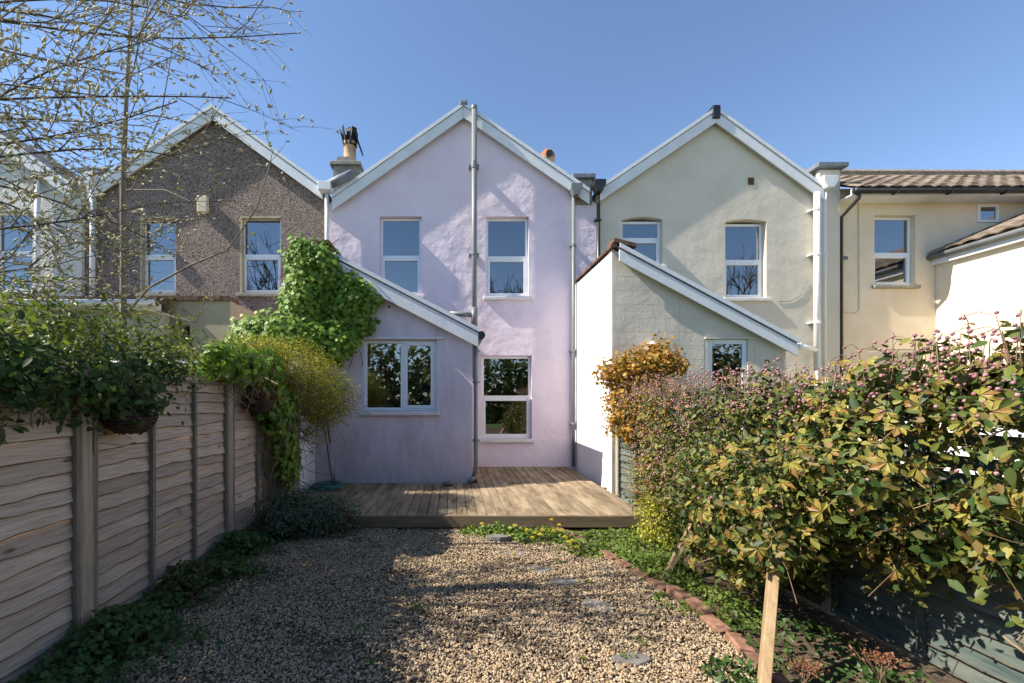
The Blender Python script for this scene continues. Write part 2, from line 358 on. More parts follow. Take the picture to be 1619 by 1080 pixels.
def gable(root, xl, xr, xa, za, zl, zr, ov=.095, boards=board_white, ridge=None, bw=.23):
    """roof slabs and bargeboards of a gable facing the garden"""
    y0 = YF-ov
    rf = MB().prism([(xl, zl), (xa, za), (xa, za+.09), (xl, zl+.09)], y0, YF+7).prism([(xr, zr), (xa, za), (xa, za+.09), (xr, zr+.09)], y0, YF+7).build('roof', slate, root)
    for (xe, ze) in ((xl, zl), (xr, zr)):
        s = 1 if xe > xa else -1
        MB().prism([(xe, ze-.005), (xa-.003*s*-1, za-.005), (xa+.003*s, za-bw), (xe, ze-bw)], y0-.03, y0).build('bargeboard', boards, rf)
        MB().prism([(xe, ze+.09), (xa+.002*s, za+.09), (xa+.002*s, za+.012), (xe, ze+.012)], y0-.05, y0-.002).build('verge_trim', boards, rf)
        MB().prism([(xe, ze-.02), (xa+.002*s, za-.02), (xa+.002*s, za-.05), (xe, ze-.05)], y0+.001, YF+.01).build('verge_soffit', boards, rf)
    if ridge: MB().box(xa-.08, xa+.08, y0-.07, y0+.25, za-.16 if ridge == 'black' else za+.02, za+.115).build('ridge_cap', pipe_black if ridge == 'black' else lead, rf, bevel=.02)
    return rf
def pipe(root, pts, r, m, name='downpipe', clips=()):
    o = MB().tube(pts, r, 12).build(name, m, root, smooth=True)
    for z in clips:
        p = Vector(pts[0]); 
        MB().tube([(p.x, p.y, z-.025), (p.x, p.y, z+.025)], r*1.25, 12).build('pipe_clip', m, o)
        MB().box(p.x-r*1.9, p.x+r*1.9, p.y+.01, YF-.001 if p.y > 9 else p.y+.06, z-.012, z+.012).build('bracket', m, o)
    return o
def hopper(root, x, y, z, m, w=.26):
    return MB().prism([(x-w/2, z), (x+w/2, z), (x+w/2, z-.10), (x+w*.22, z-.24), (x-w*.22, z-.24), (x-w/2, z-.10)], y-.13, y+.10).build('hopper', m, root, bevel=.008)

# ------------------------------------------------------------------ ground
g = MB().quad((-150, -150, -.03), (150, -150, -.03), (150, 150, -.03), (-150, 150, -.03)).build('ground', grass_m); tag(g, kind='structure')
g = MB().quad((-2.5, -6, -.008), (3.1, -6, -.008), (3.1, 9.55, -.008), (-2.5, 9.55, -.008)).build('garden_soil', soil); tag(g, kind='structure')
EDGE = [(5.75, 1.20), (5.2, 1.42), (4.67, 1.58), (4.2, 1.70), (3.89, 1.77), (3.43, 1.87), (3.05, 1.87), (2.71, 1.83), (2.3, 1.78), (1.0, 1.75)]
def edge_x(y):
    ys = [e[0] for e in EDGE][::-1]; xs = [e[1] for e in EDGE][::-1]
    return float(np.interp(y, ys, xs))
gy = np.linspace(-4, 5.85, 40)
gm = MB()
for a, b in zip(gy[:-1], gy[1:]):
    gm.quad((-2.05, a, 0), (edge_x(a), a, 0), (edge_x(b), b, 0), (-2.05, b, 0))
tag(gm.build('gravel_path', gravel_base), kind='structure')

def scatter_mesh(name, tv, tf, pos, Rm, sc, m, parent=None, smooth=False, kind='stuff'):
    """many small pieces (leaves, stones) written as one mesh; tv (k,3), tf triangles; Rm (N,3,3) rows = local axes"""
    tv = np.asarray(tv, float); tf = np.asarray(tf, int); N = len(pos); k = len(tv); t = len(tf)
    sc = np.asarray(sc, float)
    if sc.ndim == 1: sc = sc[:, None]
    loc = (tv[None] * sc[:, None, :]) if sc.shape[1] == 3 else tv[None]*sc[:, :, None]
    vv = np.einsum('nki,nij->nkj', loc, Rm) + np.asarray(pos)[:, None, :]
    if parent is not None: vv = vv - np.array(origin(parent))[None, None]
    ff = (tf[None] + (np.arange(N)*k)[:, None, None]).reshape(-1)
    me = bpy.data.meshes.new(name)
    me.vertices.add(N*k); me.vertices.foreach_set('co', vv.reshape(-1))
    me.loops.add(len(ff)); me.loops.foreach_set('vertex_index', ff.astype(np.int32))
    me.polygons.add(N*t); me.polygons.foreach_set('loop_start', np.arange(0, N*t*3, 3, dtype=np.int32)); me.polygons.foreach_set('loop_total', np.full(N*t, 3, dtype=np.int32))
    me.update(calc_edges=True)
    o = link(name, me, m, parent, smooth=smooth)
    if kind: o['kind'] = kind
    return o
def frames(nrm, tang):
    n = nrm/np.linalg.norm(nrm, axis=1, keepdims=True)
    t = tang - n*np.sum(tang*n, axis=1, keepdims=True); t /= np.linalg.norm(t, axis=1, keepdims=True)+1e-9
    b = np.cross(n, t)
    return np.stack([b, t, n], axis=1)     # local x = side, y = along the leaf, z = normal
def rnd_frames(N, out=None, up=.5, rnd=.8, droop=.3):
    n = RNG.normal(size=(N, 3))*rnd
    if out is not None: n = n+out
    n[:, 2] += up
    t = RNG.normal(size=(N, 3)); t[:, 2] -= droop
    return frames(n, t)
# leaf templates: along +y from the stalk, folded about the midrib
L_POINT = ([(0, 0, 0), (.26, .3, .06), (.2, .68, .03), (0, 1, -.06), (-.2, .68, .03), (-.26, .3, .06), (0, .5, -.02)], [(0, 1, 6), (1, 2, 6), (2, 3, 6), (3, 4, 6), (4, 5, 6), (5, 0, 6)])
L_SMALL = ([(0, 0, 0), (.3, .5, .08), (0, 1, 0), (-.3, .5, .08)], [(0, 1, 2), (0, 2, 3)])
def lobed(n=5, rin=.42):
    v = [(0, .35, .03)]; m = 2*n
    for i in range(m+1):
        a = -2.35+4.7*i/m; r = (.62+.10*math.cos(a)) if i % 2 else rin
        v.append((r*math.sin(a), .35+r*math.cos(a), -.05 if i % 2 else .02))
    return v, [(0, i+2, i+1) for i in range(m)] + [(0, 1, m+1)]
L_IVY = lobed()
def palmate(n=5):
    v = []; f = []
    for i in range(n):
        a = (i-(n-1)/2)*.95/1.0*.85; c, s = math.cos(a), math.sin(a); L = 1-.12*abs(i-(n-1)/2)
        k = len(v)
        for x, y, z in ((0, .05, 0), (.11, .34, .03), (.23, .66, .03), (0, 1, -.12), (-.23, .66, .03), (-.11, .34, .03), (0, .6, -.03)):
            x *= L; y *= L; v.append((x*c+y*s, -x*s+y*c, z))
        f += [(k+a_, k+b_, k+c_) for a_, b_, c_ in L_POINT[1]]
    return v, f
L_PALM = palmate()
def ellip(n=6, rows=(.0, .55, .9, 1.0, .8, .35)):
    # closed elongated bud along y
    v = [(0, 0, 0)]; f = []; m = len(rows)
    for i, r in enumerate(rows[1:]):
        for j in range(n): v.append((r*.5*math.cos(2*math.pi*j/n), (i+1)/m, r*.5*math.sin(2*math.pi*j/n)))
    v.append((0, 1, 0)); e = len(v)-1
    for j in range(n): f.append((0, 1+j, 1+(j+1) % n)); f.append((e, e-n+(j+1) % n, e-n+j))
    for i in range(m-2):
        for j in range(n):
            a = 1+i*n+j; b = 1+i*n+(j+1) % n; f += [(a, a+n, b), (b, a+n, b+n)]
    return v, f
BUD = ellip(6); CATKIN = ellip(5, (0, .9, 1, .8, .4))
def clumps(blobs, ncl, per, spread, shell=.55):
    """points gathered in clumps through the outer shell of a set of ellipsoids; returns points and outward directions"""
    wts = np.array([r[0]*r[1]+r[1]*r[2]+r[0]*r[2] for _, r in blobs]); wts /= wts.sum()
    bi = RNG.choice(len(blobs), ncl, p=wts)
    c = np.array([b[0] for b in blobs], float)[bi]; r = np.array([b[1] for b in blobs], float)[bi]
    d = RNG.normal(size=(ncl, 3)); d /= np.linalg.norm(d, axis=1, keepdims=True)
    rad = shell+(1.08-shell)*RNG.random((ncl, 1))**.7
    p = c+d*r*rad; o = d/r; o /= np.linalg.norm(o, axis=1, keepdims=True)
    P = np.repeat(p, per, 0)+RNG.normal(size=(ncl*per, 3))*spread; O = np.repeat(o, per, 0)
    return P, O
def twigs(P, O, n, L, r, mb=None, up=.4, back=.5):
    mb = mb or MB(); idx = RNG.choice(len(P), n)
    for i in idx:
        e = Vector(P[i]); d = Vector(O[i])*back+Vector(RNG.normal(size=3))*.35; d.z += up; d.normalize()
        ln = L*(.6+.8*RNG.random()); a = e-d*ln; b = (a+e)/2+Vector(RNG.normal(size=3))*ln*.1
        mb.tube([a, b, e], [r*1.3, r, r*.5], 4, caps=False)
    return mb

# gravel: tens of thousands of angular chippings lying on the path
N = 78000
gyy = 2.1+(5.80-2.1)*RNG.random(N)**1.15; gxx = -2.1+RNG.random(N)*4.1
ok = gxx < np.array([edge_x(y) for y in gyy])-.04+RNG.normal(size=N)*.015
bare = (np.sin(gxx*3.1+1.7*np.sin(gyy*2.3))*np.sin(gyy*4.3+gxx*1.9)+.35*np.sin(gxx*17)*np.sin(gyy*15) > .72) & (RNG.random(N) < .6); ok &= ~bare
gxx, gyy = gxx[ok], gyy[ok]; n_ = len(gxx)
gv = [(-1, -.7, -.5), (1, -.8, -.45), (.8, .9, -.5), (-.9, .7, -.4), (-.55, -.6, .5), (.6, -.35, .6), (.5, .55, .42), (-.6, .45, .62)]
gf = [(0, 2, 1), (0, 3, 2), (4, 5, 6), (4, 6, 7), (0, 1, 5), (0, 5, 4), (1, 2, 6), (1, 6, 5), (2, 3, 7), (2, 7, 6), (3, 0, 4), (3, 4, 7)]
Q = frames(RNG.normal(size=(n_, 3))*.45+np.array([0, 0, 1]), RNG.normal(size=(n_, 3)))
s3 = (.0062+.0075*RNG.random((n_, 1))**2.5)*np.stack([.8+.6*RNG.random(n_), .6+.5*RNG.random(n_), .5+.4*RNG.random(n_)], 1)
hgt = .004+.010*RNG.random(n_)+.012*(np.sin(gxx*5+1.3*np.sin(gyy*4))*.5+.5)
o = scatter_mesh('gravel', gv, gf, np.stack([gxx, gyy, hgt], 1), Q, s3, gravel_m); tag(o, 'loose buff stone chippings covering the garden path', 'gravel')

# ------------------------------------------------------------------ lilac house
ZG = 0
xl, xr = -2.60, 3.04
P = empty('terraced_house', (.22, YF, 0), 'lilac rendered terraced house with a grey soil pipe up its gable', 'house')
w1 = (fx(600), fx(667), fz(467), fz(342)); w2 = (fx(768), fx(836), fz(469), fz(342)); w3 = (fx(761), fx(841), fz(694), fz(562))
wall('wall', [(xl, 0), (xr, 0), (xr, 5.72), (fx(733), 7.68), (xl, 5.72)], [rect(*w1), rect(*w2), rect(*w3)], YF, .26, lilac, P)
for w_ in (w1, w2): window(P, *w_, YF, blind=0)
window(P, *w3, YF)
gable(P, xl+.10, xr-.18, fx(733), 7.70, 5.78, 5.90, ridge='lead')
soil_p = pipe(P, [(.455, 9.40, 2.0), (.455, 9.40, 7.62)], .055, pipe_grey, 'soil_pipe', (fz(262, 9.45), fz(402, 9.45), 2.6))
MB().tube([(.455, 9.40, 7.60), (.455, 9.40, 7.66)], .066, 12).build('pipe_cowl', pipe_grey, soil_p)
MB().tube([(.455, 9.40, fz(262)-.15), (.455, 9.40, fz(262)-.02)], .068, 12).build('pipe_collar', pipe_grey, soil_p)
MB().tube([(-.05, 9.40, 3.38), (.455, 9.40, 3.34)], .05, 10).build('branch_pipe', pipe_grey, soil_p, smooth=True)
MB().tube([(.455, 9.40, 3.12), (.455, 9.40, 3.5)], .07, 12).build('pipe_junction', pipe_grey, soil_p, smooth=True)
hp = hopper(P, fx(907), 9.46, fz(298), pipe_grey, .24)
pipe(P, [(fx(905), 9.50, fz(315)), (fx(905), 9.50, .2)], .036, pipe_grey, clips=(fz(390), fz(555), 1.1))
# valley gutter end and rolled lead on the left
MB().box(fx(509), fx(529), YF-.32, YF-.10, fz(310), fz(297)).build('gutter_box', board_white, P, bevel=.01)
pipe(P, [(fx(519), 9.48, fz(309)), (fx(519), 9.48, 3.6)], .04, pipe_white)
MB().tube([(fx(522), 9.40, fz(300)), (fx(540), 9.40, fz(292)), (fx(560), 9.42, fz(281))], [.09, .10, .085], 8).build('lead_roll', lead, P, smooth=True)
# stack behind the left verge
ch = MB().box(fx(530, 12.4), fx(571, 12.4), 12.2, 12.9, 6.0, fz(262, 12.4)).build('chimney', stone, P)
MB().box(fx(525, 12.4), fx(573, 12.4), 12.12, 12.98, fz(268, 12.4), fz(262, 12.4)+.003).build('stack_cap', stone, ch, bevel=.02)
MB().prism([(fx(533, 12.4), fz(262, 12.4)+.003), (fx(568, 12.4), fz(262, 12.4)+.003), (fx(564, 12.4), fz(252, 12.4)), (fx(536, 12.4), fz(252, 12.4))], 12.25, 12.85).build('flaunching', stone, ch)
cx = fx(552, 12.4)
MB().lathe([(.19, 0), (.17, .10), (.165, .42), (.19, .45), (.19, .50), (.15, .50), (.15, .2)], (cx, 12.5, fz(252, 12.4)), 16).build('chimney_pot', buff, ch, smooth=True)
ck = MB()
for i in range(9):
    a = 2*math.pi*i/9
    ck.obox((cx+.16*math.cos(a), 12.5+.16*math.sin(a), fz(229, 12.4)), (cx+(.22+.04*random.random())*math.cos(a)-.04, 12.5+.2*math.sin(a), fz(206, 12.4)+.08*random.random()), .15, .02)
ck.obox((cx+.17, 12.4, fz(212, 12.4)), (cx+.36, 12.42, fz(243, 12.4)), .22, .025)
ck.build('broken_cowl', soot, ch)
# second pot behind the right verge
ch2 = MB().box(fx(846, 12.4), fx(888, 12.4), 12.2, 12.9, 6.0, fz(276, 12.4)).build('chimney', white_wall, P)
cx = fx(867, 12.4)
MB().lathe([(.18, 0), (.17, .42), (.20, .44), (.20, .50), (.17, .5)], (cx, 12.5, fz(276, 12.4)), 16).build('chimney_pot', buff, ch2, smooth=True)
MB().lathe([(.20, 0), (.205, .06), (.18, .16), (.11, .24), (.0, .27)], (cx, 12.5, fz(249, 12.4)), 14).build('pot_hood', terracotta, ch2, smooth=True)
MB().tube([(cx, 12.24, fz(246, 12.4)), (cx, 12.34, fz(246, 12.4))], .09, 12).build('hood_opening', soot, ch2)
# parapet kneeler between lilac and cream roofs
kn = MB().box(fx(908), fx(936), YF-.02, YF+1.2, 5.7, fz(284)).build('kneeler', stone, P)
MB().box(fx(904), fx(940), YF-.10, YF+1.2, fz(284), fz(277)).build('coping', lead, kn, bevel=.012)

# lean-to of the lilac house
YE = 7.75
ex0, ex1 = -2.33, .345; zt0, zt1 = 4.12, 2.74
def lean_z(x): return zt0+(zt1-zt0)*(x-ex0)/(ex1-ex0)
wx = (fx(574, YE), fx(690, YE), fz(650, YE), fz(537, YE))
wall('extension_wall', [(ex0, 0), (ex1, 0), (ex1, zt1), (ex0, zt0)], [rect(*wx)], YE, .24, lilac_dirty, P)
we = window(P, *wx, YE, transom=0, mullion=.535, inset=.06)
MB().box(fx(562, YE), fx(701, YE), YE-.03, YE-.001, fz(536, YE), fz(533, YE)).build('drip_strip', board_white, we)
# fan-shaped light at the far side of the room
fl = MB(); c = Vector((fx(656, YE+2), YE+2.2, 1.62))
for i in range(7):
    a = math.pi*i/6; fl.obox(c+Vector((.05*math.cos(a), 0, .05*math.sin(a))), c+Vector((.19*math.cos(a), 0, .19*math.sin(a))), .02, .045, up=(0, 1, 0))
fl.build('fanlight', upvc, we)
MB().box(ex1-.22, ex1-.001, YE+.24, YF-.002, 0, zt1-.02).build('extension_side_wall', lilac, P)
MB().box(ex0, ex0+.2, YE+.24, YF-.002, 0, zt0-.1).build('party_wall', lilac, P)
er = MB().prism([(ex0, zt0+.02), (ex1+.10, lean_z(ex1+.1)+.02), (ex1+.10, lean_z(ex1+.1)+.11), (ex0, zt0+.11)], YE-.10, YF-.003).build('extension_roof', slate, P)
MB().prism([(ex0, zt0+.02), (ex1+.09, lean_z(ex1+.09)+.02), (ex1+.09, lean_z(ex1+.09)-.21), (ex0, zt0-.21)], YE-.135, YE-.101).build('bargeboard', board_white, er)
MB().prism([(ex0, zt0+.12), (ex1+.11, lean_z(ex1+.11)+.12), (ex1+.11, lean_z(ex1+.11)+.05), (ex0, zt0+.05)], YE-.155, YE-.1355).build('verge_trim', board_white, er)
MB().prism([(ex0, zt0-.03), (ex1+.08, lean_z(ex1+.08)-.03), (ex1+.08, lean_z(ex1+.08)-.06), (ex0, zt0-.06)], YE-.10, YE-.002).build('verge_soffit', board_white, er)
for i in range(6):
    MB().box(ex0-.06, ex0+.26, YE-.1+i*.31, YE-.1+i*.31+.30, zt0+.12, zt0+.17).build('coping_tile', red_tile, er)
MB().tube([(ex1+.14, YE-.1, 2.68), (ex1+.14, YF-.05, 2.70)], .06, 10).build('gutter', pipe_dark, er, smooth=True)
MB().tube([(ex1+.14, YE-.13, 2.68), (ex1+.14, YE-.1, 2.68)], .07, 12).build('gutter_end', pipe_black, er)
pipe(P, [(ex1+.06, YE+.06, 2.66), (ex1+.06, YE+.06, .34), (ex1+.03, YE-.02, .26), (ex1-.06, YE-.10, .22)], .037, pipe_grey, clips=(1.9, .9))
# round black flue on the lean-to
tb = MB(); c = at(531, 545, YE-.06)
tb.tube([(c.x+.10*math.cos(t), c.y, c.z+.10*math.sin(t)) for t in np.linspace(-.6, math.pi*1.75, 18)], .035, 8)
tb.build('flue_bend', pipe_black, P, smooth=True)

# ------------------------------------------------------------------ brown pebbledash house
B = empty('terraced_house', (-5.1, YF, 0), 'brown pebbledashed terraced house with white bargeboards behind the bare sapling', 'house')
bl, br = -7.75, -2.602
w1 = (fx(221), fx(278), fz(464), fz(342)); w2 = (fx(379), fx(444), fz(464), fz(341))
wall('wall', [(bl, 0), (br, 0), (br, 5.95), (fx(340), 7.62), (bl, 5.95)], [rect(*w1), rect(*w2)], YF, .26, pebble, B)
window(B, *w1, YF, blind=.35, sillm=stone); window(B, *w2, YF, sillm=stone)
for w_ in (w1, w2):     # buff reveals
    MB().box(w_[0]+.001, w_[0]+.05, YF-.004, YF+.095, w_[2], w_[3]).box(w_[0]+.051, w_[1]-.001, YF-.004, YF+.095, w_[3]-.05, w_[3]-.002).build('window_reveal', rough_cream, B)
gable(B, bl+.15, br-.10, fx(340), 7.66, 5.95, 6.0)
al = MB().box(fx(315), fx(331), YF-.11, YF-.001, fz(338), fz(312)).build('alarm_box', mat('cream_plastic', (.62, .55, .38), (.68, .6, .43), rough=.5), B, bevel=.02)
pipe(B, [(fx(152), 9.50, fz(290)), (fx(152), 9.50, 3.3)], .05, pipe_white, clips=(4.6,))
hopper(B, fx(152), 9.48, fz(288)+.1, pipe_white, .22)
kn = MB().box(fx(133), fx(163), YF-.02, YF+1.2, 5.8, fz(276)).build('kneeler', stone, B); MB().box(fx(129), fx(168), YF-.10, YF+1.2, fz(276), fz(268)).build('coping', lead, kn)
# stub wall with tile coping and small opening
YS = 8.0
wall('outbuilding_wall', rect(fx(258, YS), fx(364, YS), 0, fz(476, YS)), [rect(fx(284, YS), fx(300, YS), fz(545, YS), fz(514, YS))], YS, .22, rough_cream, B)
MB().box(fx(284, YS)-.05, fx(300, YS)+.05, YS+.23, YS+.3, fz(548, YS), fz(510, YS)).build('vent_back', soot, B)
MB().box(fx(364, YS)-.2, fx(364, YS)-.001, YS+.22, YF-.002, 0, fz(476, YS)-.01).build('outbuilding_side_wall', rough_cream, B)
for i in range(9):
    a = fx(254, YS)+i*(fx(366, YS)-fx(254, YS))/9
    MB().box(a, a+.128, YS-.05, YS+.3, fz(476, YS)+.002, fz(469, YS)+.004*(i % 2)).build('coping_tile', red_tile, B)

# ------------------------------------------------------------------ white roughcast house
Wh = empty('terraced_house', (-10, YF, 0), 'white roughcast terraced house at the left edge behind willow branches', 'house')
YW = 9.52
w1 = (fx(-12, YW), fx(51, YW), fz(461, YW), fz(333, YW))
wall('wall', [(-13.2, 0), (bl-.003, 0), (bl-.003, 5.95), (-10.4, 7.7), (-13.2, 5.95)], [rect(*w1)], YW, .26, rough_white, Wh)
window(Wh, *w1, YW)
gable(Wh, -13.2, bl-.15, -10.4, 7.75, 5.9, 6.0, ov=.2)
pipe(Wh, [(fx(70), 9.44, fz(285)), (fx(70), 9.44, 3.3)], .05, pipe_white)
MB().box(-13.2, -13.0, YW+.27, 16, 0, 5.8).build('side_wall', rough_white, Wh)
YX = 7.6
MB().box(-11, fx(255, YX), YX, YX+.22, 0, fz(492, YX)).build('extension_wall', rough_cream, Wh)
er = MB().prism([(-11, fz(480, YX)), (fx(258, YX), fz(480, YX)), (fx(258, YX), fz(480, YX)+.05), (-11, fz(480, YX)+.05)], YX-.12, YX+.1).build('extension_roof', red_tile, Wh)
rm = MB(); z0 = fz(480, YX)+.05
rm.quad((-11, YX-.12, z0), (fx(258, YX), YX-.12, z0), (fx(258, YX), YF-.1, z0+.45), (-11, YF-.1, z0+.45)); rm.build('roof_slope', tile, er)
for i in range(16):
    a = fx(258, YX)-.30*(i+1)
    MB().box(a, a+.29, YX-.16, YX+.2, z0+.005, z0+.035+.004*(i % 3)).build('roof_tile', red_tile, er)
MB().tube([(-11, YX-.2, fz(482, YX)), (fx(256, YX), YX-.2, fz(482, YX))], .055, 8).build('gutter', pipe_white, er, smooth=True)
MB().box(-11, fx(255, YX), YX-.13, YX-.001, fz(492, YX), fz(481, YX)).build('fascia', mat('cream_fascia', (.58, .54, .42), (.66, .62, .5), rough=.6), er)

# ------------------------------------------------------------------ cream house with lean-to
C = empty('terraced_house', (5.5, YF, 0), 'pale cream rendered terraced house with lean-to and black ridge cap', 'house')
cl, crr = 3.042, 8.08
w1 = (fx(983), fx(1048), fz(420), fz(347)); w2 = (fx(1147), fx(1212), fz(471), fz(350))
wall('wall', [(cl, 0), (crr, 0), (crr, 5.9), (fx(1127), 7.56), (cl, 5.9)], [rect(*w1, arch=.06), rect(*w2, arch=.05)], YF, .26, cream, C)
window(C, *w1, YF, transom=.60); window(C, *w2, YF, inset=.13)
gable(C, cl+.02, crr-.34, fx(1127), 7.60, 5.95, 5.98, ridge='black')
MB().box(fx(1183), fx(1192), YF-.012, YF+.02, fz(292), fz(281)).build('air_brick', mat('dark_vent', (.06, .035, .02), (.1, .06, .04), rough=.9), C)
hopper(C, fx(943), 9.46, fz(292), pipe_black, .24)
pipe(C, [(fx(944), 9.50, fz(308)), (fx(944), 9.50, 2.0)], .036, pipe_black, clips=(fz(350),))
sp = pipe(C, [(fx(1284), 9.47, 2.2), (fx(1284), 9.47, fz(309))], .06, pipe_white, 'soil_pipe', (fz(335), fz(405), 3.2))
MB().tube([(fx(1284), 9.47, 2.62), (fx(1262), 9.42, 2.68), (fx(1236), 9.40, 2.78)], .055, 10).build('branch_pipe', pipe_white, sp, smooth=True)
hopper(C, fx(1299), 9.47, fz(286), pipe_white, .30)
pipe(C, [(fx(1300), 9.51, fz(300)), (fx(1298), 9.51, fz(330)), (fx(1298), 9.51, 1.5)], .04, pipe_white, clips=(fz(405),))
pw = MB().box(fx(1290), fx(1322), YF-.10, YF-.001, 0, fz(272)).build('party_pier', cream, C)
MB().box(fx(1283), fx(1330), YF-.20, YF+1.2, fz(270), fz(263)).build('coping', lead, pw, bevel=.012)
MB().box(fx(1291), fx(1321), YF+.26, YF+1.2, 5.7, fz(272)).build('kneeler', cream, C)
wire = MB().tube([(fx(1230), YF-.012, fz(477)), (fx(1250), YF-.012, fz(476)), (fx(1268), YF-.012, fz(466)), (fx(1277), YF-.012, fz(445))], .007, 5).build('cable', pipe_dark, C)
YC = 7.40
cx0, cx1 = 2.60, 5.42; ct0, ct1 = 4.05, 2.54
def cz(x): return ct0+(ct1-ct0)*(x-cx0)/(cx1-cx0)
wx = (fx(1120, YC), fx(1183, YC), .95, fz(536, YC))
wall('extension_wall', [(cx0+.001, 0), (cx1, 0), (cx1, ct1), (cx0+.001, ct0)], [rect(*wx)], YC, .22, cream, C)
we = window(C, *wx, YC, transom=0, inset=.02, fw=.075)
MB().box(wx[0]-.06, wx[1]+.1, YC-.03, YC-.001, wx[3]+.002, wx[3]+.03).build('drip_strip', cream, we)
MB().box(wx[0]+.25, wx[0]+.5, YC+1.2, YC+1.25, 1.0, 1.85).build('interior_door', upvc, we)
# painted blockwork courses stand slightly proud, joints recessed
def clip(poly, a, b, c):       # keep a*x+b*z<=c
    out = []
    for i in range(len(poly)):
        p, q = poly[i], poly[(i+1) % len(poly)]; fp = a*p[0]+b*p[1]-c; fq = a*q[0]+b*q[1]-c
        if fp <= 0: out.append(p)
        if fp*fq < 0: t = fp/(fp-fq); out.append((p[0]+(q[0]-p[0])*t, p[1]+(q[1]-p[1])*t))
    return out
sl_ = (ct1-ct0)/(cx1-cx0); row = 0; z = .9
while z < 4.1:
    x = cx0-.22*(row % 2)
    while x < cx1:
        j = .003
        for seg in ([(max(x+j, cx0+.012), min(x+.44-j, wx[0]-.07)), (max(x+j, wx[1]+.11), min(x+.44-j, cx1-.01))] if z < wx[3]+.05 else [(max(x+j, cx0+.012), min(x+.44-j, cx1-.01))]):
            if seg[1]-seg[0] < .05: continue
            pl = clip(rect(seg[0], seg[1], z+j, z+.225-j), -sl_, 1, ct0-sl_*cx0-.22)
            if len(pl) >= 3 and max(p[1] for p in pl)-min(p[1] for p in pl) > .03:
                MB().prism(pl, YC-.002-.0012*random.random(), YC+.01).build('block', cream, C)
        x += .44
    z += .225; row += 1
MB().box(cx0, cx0+.22, YC+.221, YF-.002, 0, ct0-.04).build('extension_party_wall', white_wall, C)
MB().box(cx0-.004, cx0, YC-.0005, YF-.003, 0, ct0-.03).build('painted_side', white_wall, C)
MB().box(cx1-.2, cx1-.001, YC+.22, YF-.002, 0, ct1-.05).build('extension_side_wall', cream, C)
er = MB().prism([(cx0+.05, ct0+.0), (cx1+.12, cz(cx1+.12)+.0), (cx1+.12, cz(cx1+.12)+.10), (cx0+.05, ct0+.10)], YC-.09, YF-.003).build('extension_roof', slate, C)
MB().prism([(cx0+.08, cz(cx0+.08)), (cx1+.11, cz(cx1+.11)), (cx1+.11, cz(cx1+.11)-.18), (cx0+.08, cz(cx0+.08)-.18)], YC-.12, YC-.091).build('bargeboard', board_white, er)
MB().prism([(cx0+.08, cz(cx0+.08)+.10), (cx1+.13, cz(cx1+.13)+.10), (cx1+.13, cz(cx1+.13)+.03), (cx0+.08, cz(cx0+.08)+.03)], YC-.14, YC-.1205).build('verge_trim', board_white, er)
MB().prism([(cx0+.08, cz(cx0+.08)-.02), (cx1+.10, cz(cx1+.10)-.02), (cx1+.10, cz(cx1+.10)-.05), (cx0+.08, cz(cx0+.08)-.05)], YC-.09, YC-.002).build('verge_soffit', board_white, er)
for i in range(12):
    y = YC-.09+i*.187
    MB().prism([(cx0-.05, ct0+.0), (cx0+.16, ct0+.03), (cx0+.16, ct0+.09), (cx0-.05, ct0+.04)], y, y+.18).build('coping_tile', red_tile, er)
MB().prism([(cx0+.0, ct0+.09), (cx0+.36, ct0+.0), (cx0+.36, ct0+.06), (cx0+.0, ct0+.15)], YC-.10, YC+.25).build('ridge_tile', red_tile, er)
MB().tube([(cx1+.16, YC-.1, cz(cx1)-.08), (cx1+.16, YF-.05, cz(cx1)-.06)], .06, 10).build('gutter', pipe_white, er, smooth=True)
MB().lathe([(0, .09), (.05, .08), (.085, .04), (.095, -.02), (.07, -.07), (0, -.09)], at(1031, 548, YC-.09), 14).build('round_wall_fitting', sill_white, C, smooth=True)

# ------------------------------------------------------------------ yellow-cream house on the right
D = empty('terraced_house', (10, YF, 0), 'yellowish cream house with brown tiled roof at the right edge', 'house')
w1 = (fx(1383), fx(1448), fz(451), fz(340)); w2 = (fx(1545), fx(1579), fz(352), fz(323)); w3 = (fx(1372), fx(1462), .9, fz(552))
wall('wall', rect(crr+.003, 15.5, 0, 6.04), [rect(*w1), rect(*w2), rect(*w3)], YF, .26, yellow_cream, D)
window(D, *w1, YF, sillm=stone, transom=.46); window(D, *w2, YF, transom=0, sill=False, inset=-.02, room=False); window(D, *w3, YF)
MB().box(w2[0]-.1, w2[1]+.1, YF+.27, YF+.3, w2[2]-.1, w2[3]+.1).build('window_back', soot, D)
sf = MB().box(8.096, 15.5, YF-.35, YF-.001, 5.74, 5.76).build('soffit', board_white, D)
MB().box(8.096, 15.5, YF-.38, YF-.351, 5.73, 5.86).build('fascia', board_white, sf)
MB().tube([(crr+.02, YF-.44, 5.81), (15.5, YF-.44, 5.83)], .06, 8).build('gutter', pipe_black, sf, smooth=True)
for i in range(6): MB().box(8.9+i*1.1, 8.94+i*1.1, YF-.5, YF-.38, 5.74, 5.83).build('gutter_bracket', pipe_black, sf)
pipe(D, [(fx(1330), YF-.44, 5.80), (fx(1330), YF-.42, 5.66), (fx(1325), YF-.08, 5.40), (fx(1325), YF-.08, .2)], .038, pipe_black, clips=())
MB().tube([(fx(1330), YF-.012, fz(318)), (fx(1357), YF-.012, fz(320)), (fx(1358), YF-.012, fz(490)), (fx(1352), YF-.012, fz(495)), (fx(1331), YF-.012, fz(494))], .006, 5).build('cable', mat('cream_cable', (.45, .40, .3), (.5, .45, .34), rough=.6), D)
MB().box(fx(1327), fx(1338), YF-.05, YF-.001, fz(411), fz(406)).build('pipe_bracket', pipe_dark, D)
